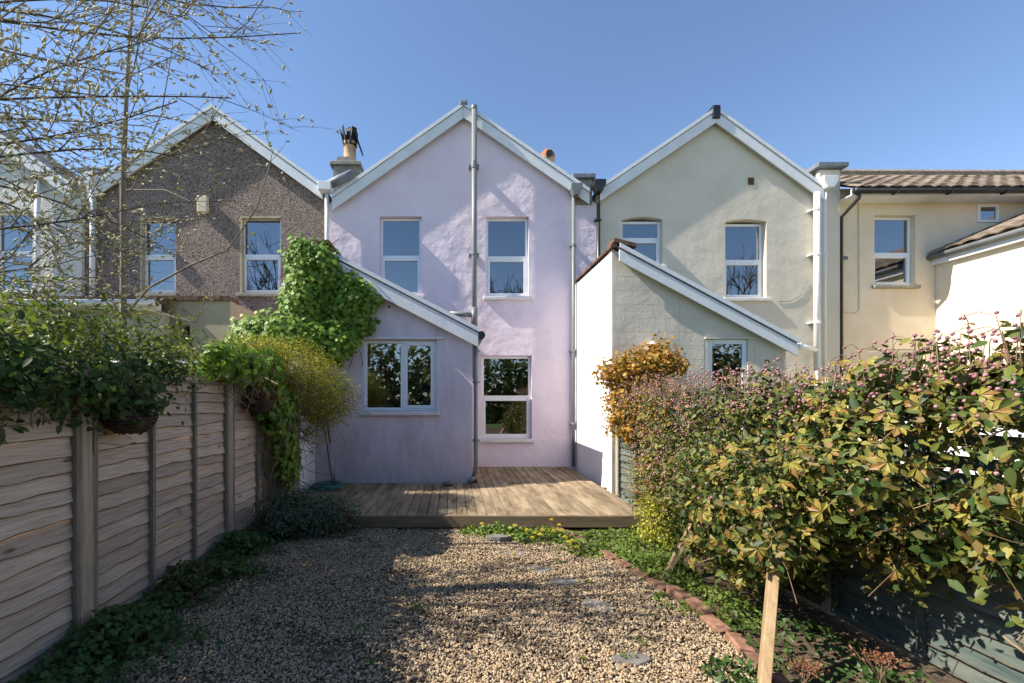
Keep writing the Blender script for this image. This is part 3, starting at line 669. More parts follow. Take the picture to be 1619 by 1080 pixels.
# tiled roof rising from the eaves
pitch = .58
rf = MB().prism([(0, 0), (1, 0), (1, .02), (0, .02)], 0, .01)
rf = MB(); rf.quad((crr, YF-.45, 5.84), (15.5, YF-.45, 5.84), (15.5, YF+2.3, 5.84+2.75*pitch), (crr, YF+2.3, 5.84+2.75*pitch)); rf = rf.build('roof', tile, D)
def tile_mesh(name):
    mb = MB(); n = 5
    for yy, zz in ((0, .0), (.36, -.0)):
        for i in range(n+1):
            u = i/n; mb.v.append((u*.30, yy, zz+.035*math.sin(u*math.pi)+.012))
    for i in range(n): mb.f.append((i, i+1, n+2+i, n+1+i))
    k = len(mb.v)
    for i in range(n+1): u = i/n; mb.v.append((u*.30, 0, .035*math.sin(u*math.pi)-.012))
    for i in range(n): mb.f.append((k+i, k+i+1, i+1, i))
    me = bpy.data.meshes.new(name); me.from_pydata(mb.v, [], mb.f); me.update(); me.materials.append(tile); return me
TM = tile_mesh('roof_tile')
ang = math.atan(pitch)
for r_ in range(9):
    for c_ in range(23):
        o = link('roof_tile', TM, tile, rf); y = YF-.50+r_*.30*math.cos(ang)
        o.location = Vector((crr+.02+c_*.31, y, 5.86+(y-YF+.45)*pitch+.02)) - origin(rf)
        o.rotation_euler = (ang-.05+random.uniform(-.015, .015), random.uniform(-.02, .02), 0)
MB().tube([(crr+.3, YF+2.2, 5.84+2.75*pitch), (15.5, YF+2.2, 5.82+2.75*pitch)], .12, 8).build('ridge', tile, rf)
# side wing with its own tiled roof
wy0 = 4.5
MB().box(10.2, 10.42, wy0, YF-.002, 0, 4.50).build('wing_wall', yellow_cream, D)
wr = MB().quad((10.05, wy0, 4.62), (10.05, YF-.003, 4.62), (14.5, YF-.003, 4.62+4.45*.42), (14.5, wy0, 4.62+4.45*.42)).build('wing_roof', tile, D)
MB().box(10.10, 10.2-.001, wy0, YF-.003, 4.42, 4.58).build('wing_fascia', board_white, wr)
MB().tube([(10.04, wy0, 4.58), (10.04, YF-.01, 4.58)], .055, 8).build('gutter', pipe_dark, wr, smooth=True)
a2 = math.atan(.42)
for r_ in range(8):
    for c_ in range(9):
        o = link('roof_tile', TM, tile, wr); x = 10.0+r_*.30*math.cos(a2)
        o.location = Vector((x, YF-.03-c_*.31, 4.66+(x-10.05)*.42+.02)) - origin(wr)
        o.rotation_euler = (a2-.05+random.uniform(-.015, .015), 0, R(-90))

# ------------------------------------------------------------------ walls between plots
gw = MB().box(8.0, 8.2, 3.2, YF-.11, 0, 1.55).build('garden_wall', white_wall, loc=(8.1, 6, 0)); tag(gw, 'white garden wall glimpsed through slats of the overgrown fence', 'wall')
cp_ = MB().box(7.95, 8.25, 3.15, YF-.11, 1.551, 1.62).build('coping', stone, gw)
gw = MB().box(-2.52, -2.334, 6.98, YE+.2, 0, 2.25).build('garden_wall', white_wall, loc=(-2.43, 7.3, 0)); tag(gw, 'short white boundary wall joining the left fence to the lilac lean-to', 'wall')
MB().box(-2.56, -2.30, 6.96, YE-.002, 2.251, 2.31).build('coping', stone, gw)

# ------------------------------------------------------------------ deck
DK = empty('timber_deck', (0, 6.5, 0), 'weathered grooved timber deck in front of the lilac house', 'deck')
DZ = .18; x = -2.31; i = 0
while x < 2.44:
    y1 = YF-.01 if x > ex1+.03 else YE-.012
    w_ = .125
    o = MB().box(0, w_-.009, 0, y1-5.62, -.026, 0).build('deck_board', deck_wood, DK, local=True, bevel=.003)
    o.location = Vector((x, 5.62+random.uniform(-.004, .004), DZ+random.uniform(-.002, .002)))-DK.location; x += w_; i += 1
MB().box(-2.31, 2.57, 5.585, 5.612, DZ-.145, DZ-.004).build('fascia_board', deck_face, DK, bevel=.003)
for y in (5.75, 6.3, 6.9, 7.5): MB().box(-2.3, 2.55, y, y+.045, .0, DZ-.03).build('joist', batten_wood, DK)

# ------------------------------------------------------------------ left fence: waney-lap panels
def board_mesh(L, h, seed, curl=.011, n=14):
    rg = random.Random(seed); mb = MB(); ph = [rg.uniform(0, 6.28) for _ in range(4)]
    for i in range(n+1):
        y = L*i/n
        wv = curl*(math.sin(y*4*(1+.3*math.sin(ph[2]))+ph[0])*.5+math.sin(y*9*(1+.3*math.sin(ph[3]))+ph[1])*.45+.35*math.sin(y*21+ph[2])+.8*math.exp(-((y-L*(.5+.4*math.sin(ph[0])))/.05)**2)*math.sin(ph[1]))
        bow = .006*math.sin(y*4+ph[3])
        zb = wv
        mb.v += [(.036+bow, y, zb), (.024+bow, y, zb), (.000, y, h), (.010, y, h), (.0345+bow, y, zb+.003+.004*math.sin(y*7+ph[1])**2)]
    for i in range(n):
        k = i*5
        for a, b in ((0, 1), (4, 0), (1, 2), (2, 3), (3, 4)): mb.f.append((k+a, k+b, k+5+b, k+5+a))
    mb.f += [(4, 3, 2, 1, 0), (n*5, n*5+1, n*5+2, n*5+3, n*5+4)]
    me = bpy.data.meshes.new('fence_board'); me.from_pydata(mb.v, [], mb.f); me.update(); me.materials.append(fence_wood); me['n'] = n; return me
def lap_fence(name, loc, rz, posts, H, m, pm, bm_, label, topopen=None, flip=1, expo=.104, gap=.055):
    root = empty(name, loc, label, 'fence', rz=rz)
    for y in posts:
        o = MB().box(-.045, .05, -.042, .042, -.3, H+.06).build('fence_post', pm, root, local=True, bevel=.006); o.location = (0, y, 0)
    for a, b in zip(posts[:-1], posts[1:]):
        y0, y1 = a+.052, b-.052; L = y1-y0; fl = 1 if flip > 0 else -1
        fr = MB()
        for q in (0, 1/3, 2/3, 1):
            yy = y0+(L-.035)*q; fr.box(min(.022*fl, .050*fl), max(.022*fl, .050*fl), yy, yy+.035, .03, H-.03)
            fr.box(min(-.02*fl, -.04*fl), max(-.02*fl, -.04*fl), yy, yy+.035, .03, H-.03)
        fr.box(-.045, .05, y0, y1, H-.028, H)
        pn = fr.build('fence_panel', bm_, root, local=True)
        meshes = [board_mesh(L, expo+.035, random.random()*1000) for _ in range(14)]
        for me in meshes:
            me.materials.clear(); me.materials.append(m); me.materials.append(dark_edge)
            for q_ in range(14): me.polygons[q_*5].material_index = 1; me.polygons[q_*5+1].material_index = 1  # thin dark brown strip along the bottom edge of each board
        top = topopen(0.5*(a+b)) if topopen else H-.05
        z = .02
        while z < top-.05:
            o = link('fence_board', random.choice(meshes), m, pn)
            o.location = (-.012*fl, y0 if fl > 0 else y1, z+random.uniform(-.009, .009)); o.rotation_euler = (random.uniform(-.005, .005), 0, 0 if fl > 0 else math.pi)
            z += expo
        while z < H-.12 and topopen:
            o = MB().box(-.012, .012, 0, L, 0, .075).build('fence_slat', m, pn, local=True); o.location = (0, y0, z+.05); z += .075+gap
    return root
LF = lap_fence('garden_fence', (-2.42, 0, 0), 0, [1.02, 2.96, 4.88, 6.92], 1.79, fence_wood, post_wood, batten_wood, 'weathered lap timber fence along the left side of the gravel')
# right fence, worn teal, leaning off the camera axis a little
ra = math.atan2(.33, 5.75)
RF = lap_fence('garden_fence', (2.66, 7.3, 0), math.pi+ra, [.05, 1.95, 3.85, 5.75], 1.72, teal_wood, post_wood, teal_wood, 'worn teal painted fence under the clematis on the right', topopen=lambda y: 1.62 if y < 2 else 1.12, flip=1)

# ------------------------------------------------------------------ shed behind the left fence
SH = empty('garden_shed', (-3.6, 6, 0), 'low shed with pale flat roof behind the left fence', 'shed')
MB().box(-4.3, -3.0, 5.75, 7.2, 0, 2.02).build('wall', batten_wood, SH)
sr = MB().box(-4.4, -2.9, 5.62, 7.3, 2.021, 2.09).build('roof', mat('pale_felt', (.50, .48, .44), (.6, .58, .53), rough=.9), SH)
MB().tube([(-4.4, 5.58, 2.03), (-2.9, 5.58, 2.03)], .045, 8).build('gutter', pipe_white, sr, smooth=True)

# ------------------------------------------------------------------ brick edging, slabs, props
BE = empty('brick_edging', (1.7, 4, 0), 'row of old red bricks edging the gravel', 'edging')
def brick_me():
    bm = bmesh.new(); bmesh.ops.create_cube(bm, size=1); bmesh.ops.scale(bm, vec=(.10, .215, .075), verts=bm.verts)
    bmesh.ops.bevel(bm, geom=bm.edges[:], offset=.007, segments=1, affect='EDGES')
    me = bpy.data.meshes.new('brick'); bm.to_mesh(me); bm.free(); me.materials.append(brick_m); return me
BM_ = brick_me(); y = 5.55
while y > 2.2:
    x = edge_x(y); dx = edge_x(y-.1)-edge_x(y+.1)
    if random.random() > .06:
        o = link('brick', BM_, brick_m, BE); o.location = Vector((x+random.uniform(-.02, .02), y, .018+random.uniform(-.014, .014)))-BE.location
        o.rotation_euler = (random.uniform(-.08, .08), random.uniform(-.15, .15), math.atan2(dx, .2)+random.uniform(-.12, .12))
    y -= .235
def slab(px, py, w, d, label, name='stepping_stone', t=.022, seed=0):
    Y = CAMZ*720/(py-630); X = fx(px, Y); rg = random.Random(seed); mb = MB(); n = 9
    ring = [(w/2*math.cos(2*math.pi*i/n)*(.8+.35*rg.random()), d/2*math.sin(2*math.pi*i/n)*(.8+.35*rg.random())) for i in range(n)]
    for sc, z in ((.97, 0), (1, t*.6), (.93, t)):
        mb.v += [(x*sc, y*sc, z+.004*rg.random()) for x, y in ring]
    mb.f = [tuple(range(2*n, 3*n))]+[(k*n+i, k*n+(i+1) % n, (k+1)*n+(i+1) % n, (k+1)*n+i) for k in (0, 1) for i in range(n)]
    me = bpy.data.meshes.new(name); me.from_pydata(mb.v, [], mb.f); me.update()
    o = link(name, me, slab_m, None, (X, Y, -.004 if t < .05 else .0)); return tag(o, label, 'stone', 'slate stepping stones in the gravel' if name == 'stepping_stone' else None)
slab(815, 877, .26, .15, 'grey slate stepping stone just below the dandelions', seed=1)
slab(850, 903, .24, .15, 'slate stepping stone second nearest to the dandelions', seed=2)
slab(891, 922, .26, .17, 'slate stepping stone midway between dandelions and bare foreground', seed=3)
slab(945, 960, .24, .22, 'largest rounded grey stepping stone beside the brick edging', seed=4)
slab(1000, 1046, .24, .12, 'nearest stepping stone half sunk in gravel at the bottom', seed=5)
slab(786, 856, .30, .14, 'dark flat rock lying in the dandelion patch', 'garden_rock', t=.06, seed=6)
slab(905, 880, .01, .01, 'small pale pebble', 'pebble') if False else None
pr = MB().obox((1.85, 4.02, -.02), (2.72, 4.55, .98), .07, .045, up=(1, 0, 0)).build('timber_prop', new_wood, loc=(1.85, 4.02, 0), bevel=.004); tag(pr, 'thin new softwood stake leaning into the hedge behind the bricks', 'prop')
pr = MB().obox((1.63, 2.40, -.05), (2.02, 2.84, .74), .10, .05, up=(1, -.4, 0)).build('timber_prop', new_wood, loc=(1.63, 2.4, 0), bevel=.004); tag(pr, 'thick new softwood plank propping the hedge in the foreground', 'prop')

# ------------------------------------------------------------------ things on the deck
hz = empty('garden_hose', (fx(517, 7.2), 7.2, DZ), 'coiled teal garden hose on the deck below the mop handles', 'hose')
hp_ = []
for i in range(150):
    a = i*.33; r = .17+.05*math.sin(i*.11)+.02*math.sin(i*.7); hp_.append((hz.location.x+r*1.25*math.cos(a), 7.2+r*math.sin(a), DZ+.014+.085*i/150*abs(math.sin(i*.05+.6))+.01))
MB().tube(hp_, .0095, 6).build('coil', hose_m, hz, smooth=True)
MB().tube([hp_[-1], (hz.location.x-.2, 7.05, DZ+.03), (hz.location.x-.42, 7.1, DZ+.012), (hz.location.x-.5, 7.3, DZ+.012)], .0095, 6).build('tail', hose_m, hz, smooth=True)
def pole(a, b, m, m2, label, head):
    rt = empty('mop', a, label, 'mop'); a = Vector(a); b = Vector(b)
    MB().tube([a, a.lerp(b, .45)], .013, 8).build('handle', m, rt, smooth=True); MB().tube([a.lerp(b, .45), b], .014, 8).build('grip', m2, rt, smooth=True)
    if head == 'flat': MB().box(a.x-.16, a.x+.14, a.y-.05, a.y+.05, DZ+.002, DZ+.04).build('head', steel, rt, bevel=.01)
    else:
        P_, O_ = np.tile(np.array([[a.x, a.y, DZ+.05]]), (60, 1))+RNG.normal(size=(60, 3))*.04, None
        mb = MB()
        for p in P_: mb.tube([(a.x, a.y, DZ+.13), (p[0], p[1], DZ+.06), (p[0]*2-a.x, p[1]*2-a.y, DZ+.008)], .006, 4)
        mb.build('head', slab_m, rt)
pole((fx(527, 7.5), 7.45, DZ+.03), (fx(503, 7.6), 7.66, 1.75), brown_pole, brown_pole, 'brown handled mop leaning in the lean-to corner', 'strings')
pole((fx(531, 7.4), 7.36, DZ+.03), (fx(511, 7.6), 7.62, 1.72), steel, pipe_black, 'steel handled mop with black grip leaning in the lean-to corner', 'flat')
def stone_obj(p, s, label, m, name):
    bm = bmesh.new(); bmesh.ops.create_icosphere(bm, subdivisions=2, radius=1); bmesh.ops.scale(bm, vec=s, verts=bm.verts)
    for v in bm.verts: v.co *= 1+.15*math.sin(v.co.x*40+v.co.y*31)
    me = bpy.data.meshes.new(name); bm.to_mesh(me); bm.free(); tag(link(name, me, m, None, p, True), label, 'stone')
stone_obj((fx(709, 7.55), 7.5, DZ+.04), (.09, .06, .045), 'small round stone on the deck against the lean-to wall', slab_m, 'stone')
o = MB().box(-.14, .14, -.10, .10, 0, .025).build('wood_offcut', new_wood, loc=(fx(767, 9.3), 9.2, DZ+.003)); o.location = (fx(767, 9.2), 9.2, DZ+.003); o.rotation_euler = (0, 0, .3); tag(o, 'pale board offcut lying on the deck by the soil pipe', 'board')

# hanging baskets on the fence
def basket(px, py, Y, r, label, dry):
    c = at(px, py, Y); rt = empty('hanging_basket', c, label, 'basket')
    mb = MB()
    for k in range(7):
        rr = r*math.cos((k/7)*1.35); zz = -r*.8*math.sin((k/7)*1.5)
        mb.tube([(c.x+rr*math.cos(t), c.y+rr*math.sin(t), c.z+zz+.006*math.sin(t*9+k)) for t in np.linspace(0, 2*math.pi, 21)], .013, 5)
    for k in range(14):
        t = 2*math.pi*k/14; mb.tube([(c.x+r*math.cos(q*1.35)*math.cos(t), c.y+r*math.cos(q*1.35)*math.sin(t), c.z-r*.8*math.sin(q*1.5)) for q in (0, .3, .6, .9)], .009, 4)
    mb.build('wicker_bowl', wicker, rt, smooth=True)
    MB().lathe([(0, -.01), (r*.94, -.01)], c, 16).build('compost', soil, rt)
    MB().tube([(c.x, c.y, c.z), (c.x-.02, c.y, c.z+.3), (-2.36, c.y, c.z+.42)], .005, 4).build('hanger', pipe_black, rt)
    Pn = np.array(c)[None]+np.column_stack([RNG.normal(size=(260, 2))*r*.55, np.abs(RNG.normal(size=260))*.07])
    scatter_mesh('leaves', *L_POINT, Pn, rnd_frames(260, up=.6), .035+.03*RNG.random(260), dry_m if dry else dark_l, rt)
basket(206, 655, 3.2, .16, 'dark wicker hanging basket on the nearer fence panel', False)
basket(409, 634, 5.25, .16, 'hanging basket of dry brown growth beside the golden shrub', True)

# ------------------------------------------------------------------ planting
def plant(name, label, cat, loc, parts, tw=None, group=None):
    """parts: list of (partname, template, points, outward, size range, material, up, rnd)"""
    rt = empty(name, loc, label, cat, group)
    for pn, tmpl, P_, O_, s0, s1, m, up, rn in parts:
        scatter_mesh(pn, *tmpl, P_, rnd_frames(len(P_), O_*1.1, up, rn), s0+(s1-s0)*RNG.random(len(P_)), m, rt)
    if tw:
        P_, O_, n, L, r, m = tw; twigs(P_, O_, n, L, r).build('stems', m, rt)['kind'] = 'stuff'
    return rt
# ivy on the lean-to
bl_ = [((fx(500, 7.6), 7.55, 3.75), (.34, .18, .42)), ((fx(515, 7.6), 7.60, 3.2), (.62, .15, .58)), ((fx(562, 7.6), 7.64, 3.28), (.38, .09, .25)), ((fx(550, 7.6), 7.64, 2.86), (.36, .09, .22)), ((fx(478, 7.6), 7.5, 3.85), (.16, .2, .38)), ((fx(478, 7.5), 7.45, 3.1), (.25, .3, .6)),
       ((fx(440, 7.3), 7.2, 2.55), (.65, .35, .35)), ((fx(510, 7.3), 7.35, 2.5), (.45, .25, .30))]
P_, O_ = clumps(bl_, 2900, 6, .06, .6)
P_[:, 1] = np.where(P_[:, 0] > ex0, np.minimum(P_[:, 1], YE-.02), P_[:, 1])
plant('ivy', 'bright green ivy smothering the top left of the lilac lean-to', 'ivy', (fx(500, 7.6), 7.6, 0), [('leaves', L_IVY, P_, O_+np.array([0, -.9, .2]), .045, .09, ivy_l, .3, .55)], (P_, O_, 160, .35, .006, stem_m))
# golden fine-leaved shrub over the fence
bl_ = [((-2.25, 6.1, 2.05), (.60, .65, .38)), ((-1.95, 6.2, 1.75), (.55, .5, .38)), ((-2.5, 5.6, 2.1), (.45, .5, .28)), ((-1.75, 6.4, 1.6), (.42, .35, .35)), ((-2.0, 6.5, 1.3), (.22, .25, .35))]
P_, O_ = clumps(bl_, 3200, 7, .05, .55)
GS = plant('golden_shrub', 'golden small-leaved shrub bulging over the end of the left fence', 'shrub', (-2.3, 6.3, 0), [('leaves', L_SMALL, P_, O_, .018, .038, gold_l, .5, .8)], (P_, O_, 700, .35, .003, stem_m))
MB().tube([(-2.3, 6.3, 0), (-2.28, 6.25, .8), (-2.2, 6.2, 1.5), (-2.2, 6.15, 1.9)], [.03, .028, .022, .012], 7).build('trunk', bark, GS, smooth=True)
# ivy-like green trails below it
bl_ = [((-2.28, 5.35, 1.95), (.2, .5, .22)), ((-2.2, 5.75, 1.55), (.16, .35, .40)), ((-2.22, 6.0, 1.15), (.12, .22, .5)), ((-2.25, 6.25, .8), (.10, .15, .4)), ((-2.3, 4.75, 2.0), (.2, .35, .15))]
P_, O_ = clumps(bl_, 620, 6, .05, .5)
plant('trailing_climber', 'green climber trailing down the far left fence panel', 'climber', (-2.3, 5.9, 0), [('leaves', L_IVY, P_, O_+np.array([.6, -.3, 0]), .045, .085, ivy_l, .2, .6)], (P_, O_, 300, .45, .004, stem_m))
# bare stems netted over the far panel
nb_ = MB()
for i in range(70):
    y = 5.6+RNG.random()*.75; z = .1; pts = []
    for k in range(9): pts.append((-2.36+RNG.random()*.05, y+.06*RNG.normal(), z)); z += .18
    nb_.tube(pts, .004, 4, caps=False)
o = nb_.build('bare_climber', stem_m, loc=(-2.36, 6, 0)); tag(o, 'net of bare brown climber stems on the far fence panel', 'climber')
# dark climber over the near fence
bl_ = [((-2.42, 2.0, 1.72), (.28, .6, .18)), ((-2.38, 2.75, 1.73), (.27, .5, .15)), ((-2.34, 3.15, 1.68), (.28, .36, .18)), ((-2.5, 2.3, 1.74), (.35, .7, .18)), ((-2.45, 3.75, 1.84), (.16, .4, .09))]
P_, O_ = clumps(bl_, 620, 7, .08, .4)
b2 = [((-2.6, 2.6, 2.02), (.45, .9, .26)), ((-2.6, 3.6, 2.08), (.4, .8, .22)), ((-2.6, 4.5, 2.0), (.35, .6, .16)), ((-2.9, 3.2, 2.0), (.3, .9, .2))]
P2, O2 = clumps(b2, 900, 4, .08, .3)
CL = plant('fence_climber', 'dark green climber tumbling over the nearest left fence panels', 'climber', (-2.5, 3, 0), [('leaves', L_POINT, P_, O_+np.array([.3, -.2, 0]), .04, .08, dark_l, .4, .7), ('young_leaves', L_POINT, P2, O2, .03, .06, lime_l, .4, .9)], (np.vstack([P_, P2]), np.vstack([O_, O2]), 520, .22, .003, twig_m))
# ground cover along the fence foot
n = 15000; yy = 1.9+4.6*RNG.random(n); xx = -2.34+np.abs(RNG.normal(size=n))*(.20+.05*np.sin(yy*5)+.05*np.sin(yy*11)); zz = .02+RNG.random(n)*(.16+.06*np.sin(yy*7))*np.clip(1.2-(xx+2.34)*1.3, .15, 1)
P_ = np.column_stack([xx, yy, zz]); k = xx < -1.35; P_ = P_[k]; O_ = np.tile(np.array([[.3, -.2, .5]]), (len(P_), 1))
redmask = (np.abs(P_[:, 1]-3.75) < .28) & (RNG.random(len(P_)) < .5)
rt = plant('ground_cover', None, None, (-2.1, 4, 0), [('leaves', L_IVY, P_[~redmask], O_[~redmask], .02, .045, weed_l, .7, .6), ('red_leaves', L_POINT, P_[redmask], O_[redmask], .02, .045, red_l, .6, .7)])
tag(rt, 'low green weeds along the foot of the left fence', 'ground cover', kind='stuff')
# sage shrub by the deck
bl_ = [((-1.72, 5.35, .28), (.42, .32, .30)), ((-1.35, 5.38, .24), (.30, .22, .24)), ((-2.0, 5.3, .25), (.3, .3, .28))]
P_, O_ = clumps(bl_, 1100, 6, .04, .4)
SG = plant('sage_shrub', 'grey green bushy shrub at the left front corner of the deck', 'shrub', (-1.7, 5.35, 0), [('leaves', L_POINT, P_, O_, .025, .045, sage_l, .7, .6)], (P_, O_, 260, .22, .003, stem_m))
# bright weeds in front of the deck and in the bed
def mat_weeds(label, pts, s0, s1, m, tmpl=L_POINT, name='weed_patch'):
    O_ = np.tile(np.array([[0, -.2, .4]]), (len(pts), 1))
    rt = plant(name, None, None, tuple(pts.mean(0)*np.array([1, 1, 0])), [('leaves', tmpl, pts, O_, s0, s1, m, .5, .7)])
    tag(rt, label, 'weeds', kind='stuff')
def patch(cx, cy, rx, ry, n, h):
    a = RNG.random(n)*6.283; r = np.sqrt(RNG.random(n)); x = cx+rx*r*np.cos(a); y = cy+ry*r*np.sin(a)
    return np.column_stack([x, y, .015+h*RNG.random(n)*(1.1-r)])
w_ = np.vstack([patch(.55, 5.40, .45, .16, 700, .12), patch(1.05, 5.25, .42, .26, 800, .13), patch(1.4, 4.85, .22, .30, 450, .10), patch(.3, 5.45, .25, .1, 200, .09)])
mat_weeds('bright green weeds among dandelions in front of the deck', w_, .03, .07, bright_l)
w_ = np.vstack([patch(1.95, 4.25, .30, .40, 1500, .17), patch(2.0, 4.9, .45, .45, 1300, .11), patch(1.75, 4.6, .16, .25, 500, .09), patch(2.05, 3.5, .28, .40, 900, .14), patch(1.7, 3.55, .12, .2, 90, .06), patch(1.95, 5.35, .5, .15, 700, .09)])
mat_weeds('green weeds in the bed between brick edging and hedge', w_, .022, .05, bright_l)
w_ = np.vstack([patch(1.66, 2.62, .2, .16, 260, .12), patch(2.25, 2.9, .4, .5, 520, .16), patch(2.5, 2.3, .3, .4, 300, .14)])
mat_weeds('dark leafy weeds beneath the foreground plank and hedge', w_, .025, .055, weed_l)
w_ = np.vstack([patch(RNG.uniform(-1.2, 1.7), RNG.uniform(2.7, 5.0), .06, .05, 16, .04) for _ in range(16)])
mat_weeds('tiny seedlings dotted through the gravel', w_, .015, .035, bright_l)
# dandelions
def dandelion(px, py, label):
    Y = CAMZ*720/(py+8-630); X = fx(px, Y); rt = empty('dandelion', (X, Y, 0), label, 'dandelion', 'dandelions in front of the deck')
    h = .08+.06*random.random(); mb = MB(); n = 14
    for ly, (r, z) in enumerate(((.030, 0), (.022, .010), (.012, .017))):
        for i in range(n):
            a = 2*math.pi*i/n+ly*.2; b = a+.2; mb.v += [(X, Y, h+z-.006), (X+r*math.cos(a), Y+r*math.sin(a), h+z), (X+r*math.cos(b), Y+r*math.sin(b), h+z)]; k = len(mb.v)-3; mb.f.append((k, k+1, k+2))
    mb.build('flower_head', petal_m, rt)
    MB().tube([(X+.01, Y, 0), (X, Y, h)], .003, 5).build('stalk', bright_l, rt)
for px, py in ((762, 838), (850, 830), (872, 832), (884, 838), (846, 850), (858, 848), (866, 843), (874, 852), (893, 858), (905, 862), (899, 868), (888, 846), (833, 843), (815, 840), (912, 870), (854, 856), (842, 856), (879, 845)):
    dandelion(px, py, 'yellow dandelion flower in the patch before the deck')
for px, py, lb in ((814, 889, 'lone dandelion flower beside the first stepping stone'), (539, 828, 'single yellow dandelion in the shaded shrub at the deck corner')): dandelion(px, py, lb)

# clematis hedge on the right fence
def fence_x(y): return 2.66+(7.3-y)*.0574
bl_ = []
for y in np.arange(1.75, 6.9, .3):
    fxx = fence_x(y); j = RNG.normal()*.05
    if y > 5.7: bl_.append(((fxx+.02+j, y, 1.40), (.30, .30, .42)))
    elif y > 3.3: bl_.append(((fxx-.12+j, y, .95), (.36+.06*RNG.random(), .34, .80+.08*RNG.random()))); bl_.append(((fxx-.28+j, y, .55), (.30, .32, .42)))
    else: bl_.append(((fxx-.10+j, y, 1.24+.13*max(0, 3.3-y)), (.32+.08*RNG.random(), .34, .50+.08*RNG.random())))
    if y < 2.7 and RNG.random() < .8: bl_.append(((fxx-.05+j, y, 1.70), (.28, .25, .22)))
for y, z, r in ((3.2, .85, .3), (2.9, .95, .25), (2.5, .92, .2), (2.2, .95, .2), (2.7, .75, .2)): bl_.append(((fence_x(y)-.25, y, z), (r, r, r*1.2)))
bl_ += [((2.12, 2.95, .88), (.22, .25, .36)), ((2.15, 3.25, .70), (.26, .30, .48)), ((2.22, 3.6, .62), (.28, .3, .46)), ((2.25, 4.0, .75), (.26, .3, .5)), ((2.35, 2.7, 1.15), (.24, .3, .34)), ((1.95, 2.74, .74), (.16, .12, .16)), ((2.3, 4.5, .6), (.22, .3, .4))]
P_, O_ = clumps(bl_, 5600, 8, .060, .50)
thin = (P_[:, 1] < 3.05) & (P_[:, 1] > 2.15) & (P_[:, 2] > 1.10) & (P_[:, 2] < 1.50) & (P_[:, 0] > 2.3) & (RNG.random(len(P_)) < .80)
k = (P_[:, 2] > .06) & ~thin; P_, O_ = P_[k], O_[k]
isnear = (P_[:, 1] < 4.0) & (RNG.random(len(P_)) < .8)
isfar = (P_[:, 1] > 5.2) & (RNG.random(len(P_)) < .35)
CH = plant('clematis_hedge', 'clematis hedge full of pink buds covering the right fence', 'hedge', (2.75, 4.4, 0), [('leaves', L_POINT, P_[~isfar & ~isnear], O_[~isfar & ~isnear], .030, .062, clem_l, .45, .7), ('large_leaves', L_POINT, P_[isnear], O_[isnear], .045, .088, clem_l, .45, .7), ('bronze_leaves', L_POINT, P_[isfar], O_[isfar], .025, .05, bronze_l, .45, .7)], (P_[P_[:, 2] > .75], O_[P_[:, 2] > .75], 900, .30, .0025, hedge_stem))
# buds: thick along the top and the sunny face
sel = np.where((O_[:, 2]*.9-O_[:, 0]*.55 > .25) & (RNG.random(len(P_)) < (.06+.42*(P_[:, 2] > 1.5)+.14*(P_[:, 1] > 4.6))*(.3+1.4*(np.sin(P_[:, 1]*7)*np.sin(P_[:, 2]*9+P_[:, 1]*3) > 0))))[0]
Pb = P_[sel]+O_[sel]*.05+RNG.normal(size=(len(sel), 3))*.02
tb_ = RNG.normal(size=(len(Pb), 3))*.5; tb_[:, 2] -= .6
scatter_mesh('buds', *BUD, Pb, frames(RNG.normal(size=(len(Pb), 3)), tb_), ((.015+.010*RNG.random(len(Pb)))*np.where(Pb[:, 1] < 3.2, .95, 1))[:, None]*np.array([[.95, 1.15, .95]]), bud_m, CH, smooth=True)
stk = MB(); bp = []
for i in range(240):
    y = 1.8+RNG.random()**1.3*4.6; x = fence_x(y)-.2+RNG.normal()*.16; z = 1.66+.13*max(0, 3.3-y)+.10*RNG.random(); h = .06+.14*RNG.random(); dx, dy = RNG.normal(size=2)*.05
    stk.tube([(x, y, z-.1), (x+dx*.4, y+dy*.4, z+h*.8), (x+dx, y+dy, z+h), (x+dx*1.5, y+dy*1.5, z+h-.015)], .0022, 4, caps=False); bp.append((x+dx*1.5, y+dy*1.5, z+h-.012))
stk.build('bud_stalks', stem_m, CH)['kind'] = 'stuff'; bp = np.array(bp); tt = np.tile(np.array([[0, 0, -1.]]), (len(bp), 1))+RNG.normal(size=(len(bp), 3))*.3
scatter_mesh('nodding_buds', *BUD, bp, frames(RNG.normal(size=(len(bp), 3)), tt), ((.020+.008*RNG.random(len(bp)))*np.where(bp[:, 1] < 3.2, .9, 1))[:, None]*np.array([[.9, 1.2, .9]]), bud_m, CH, smooth=True)
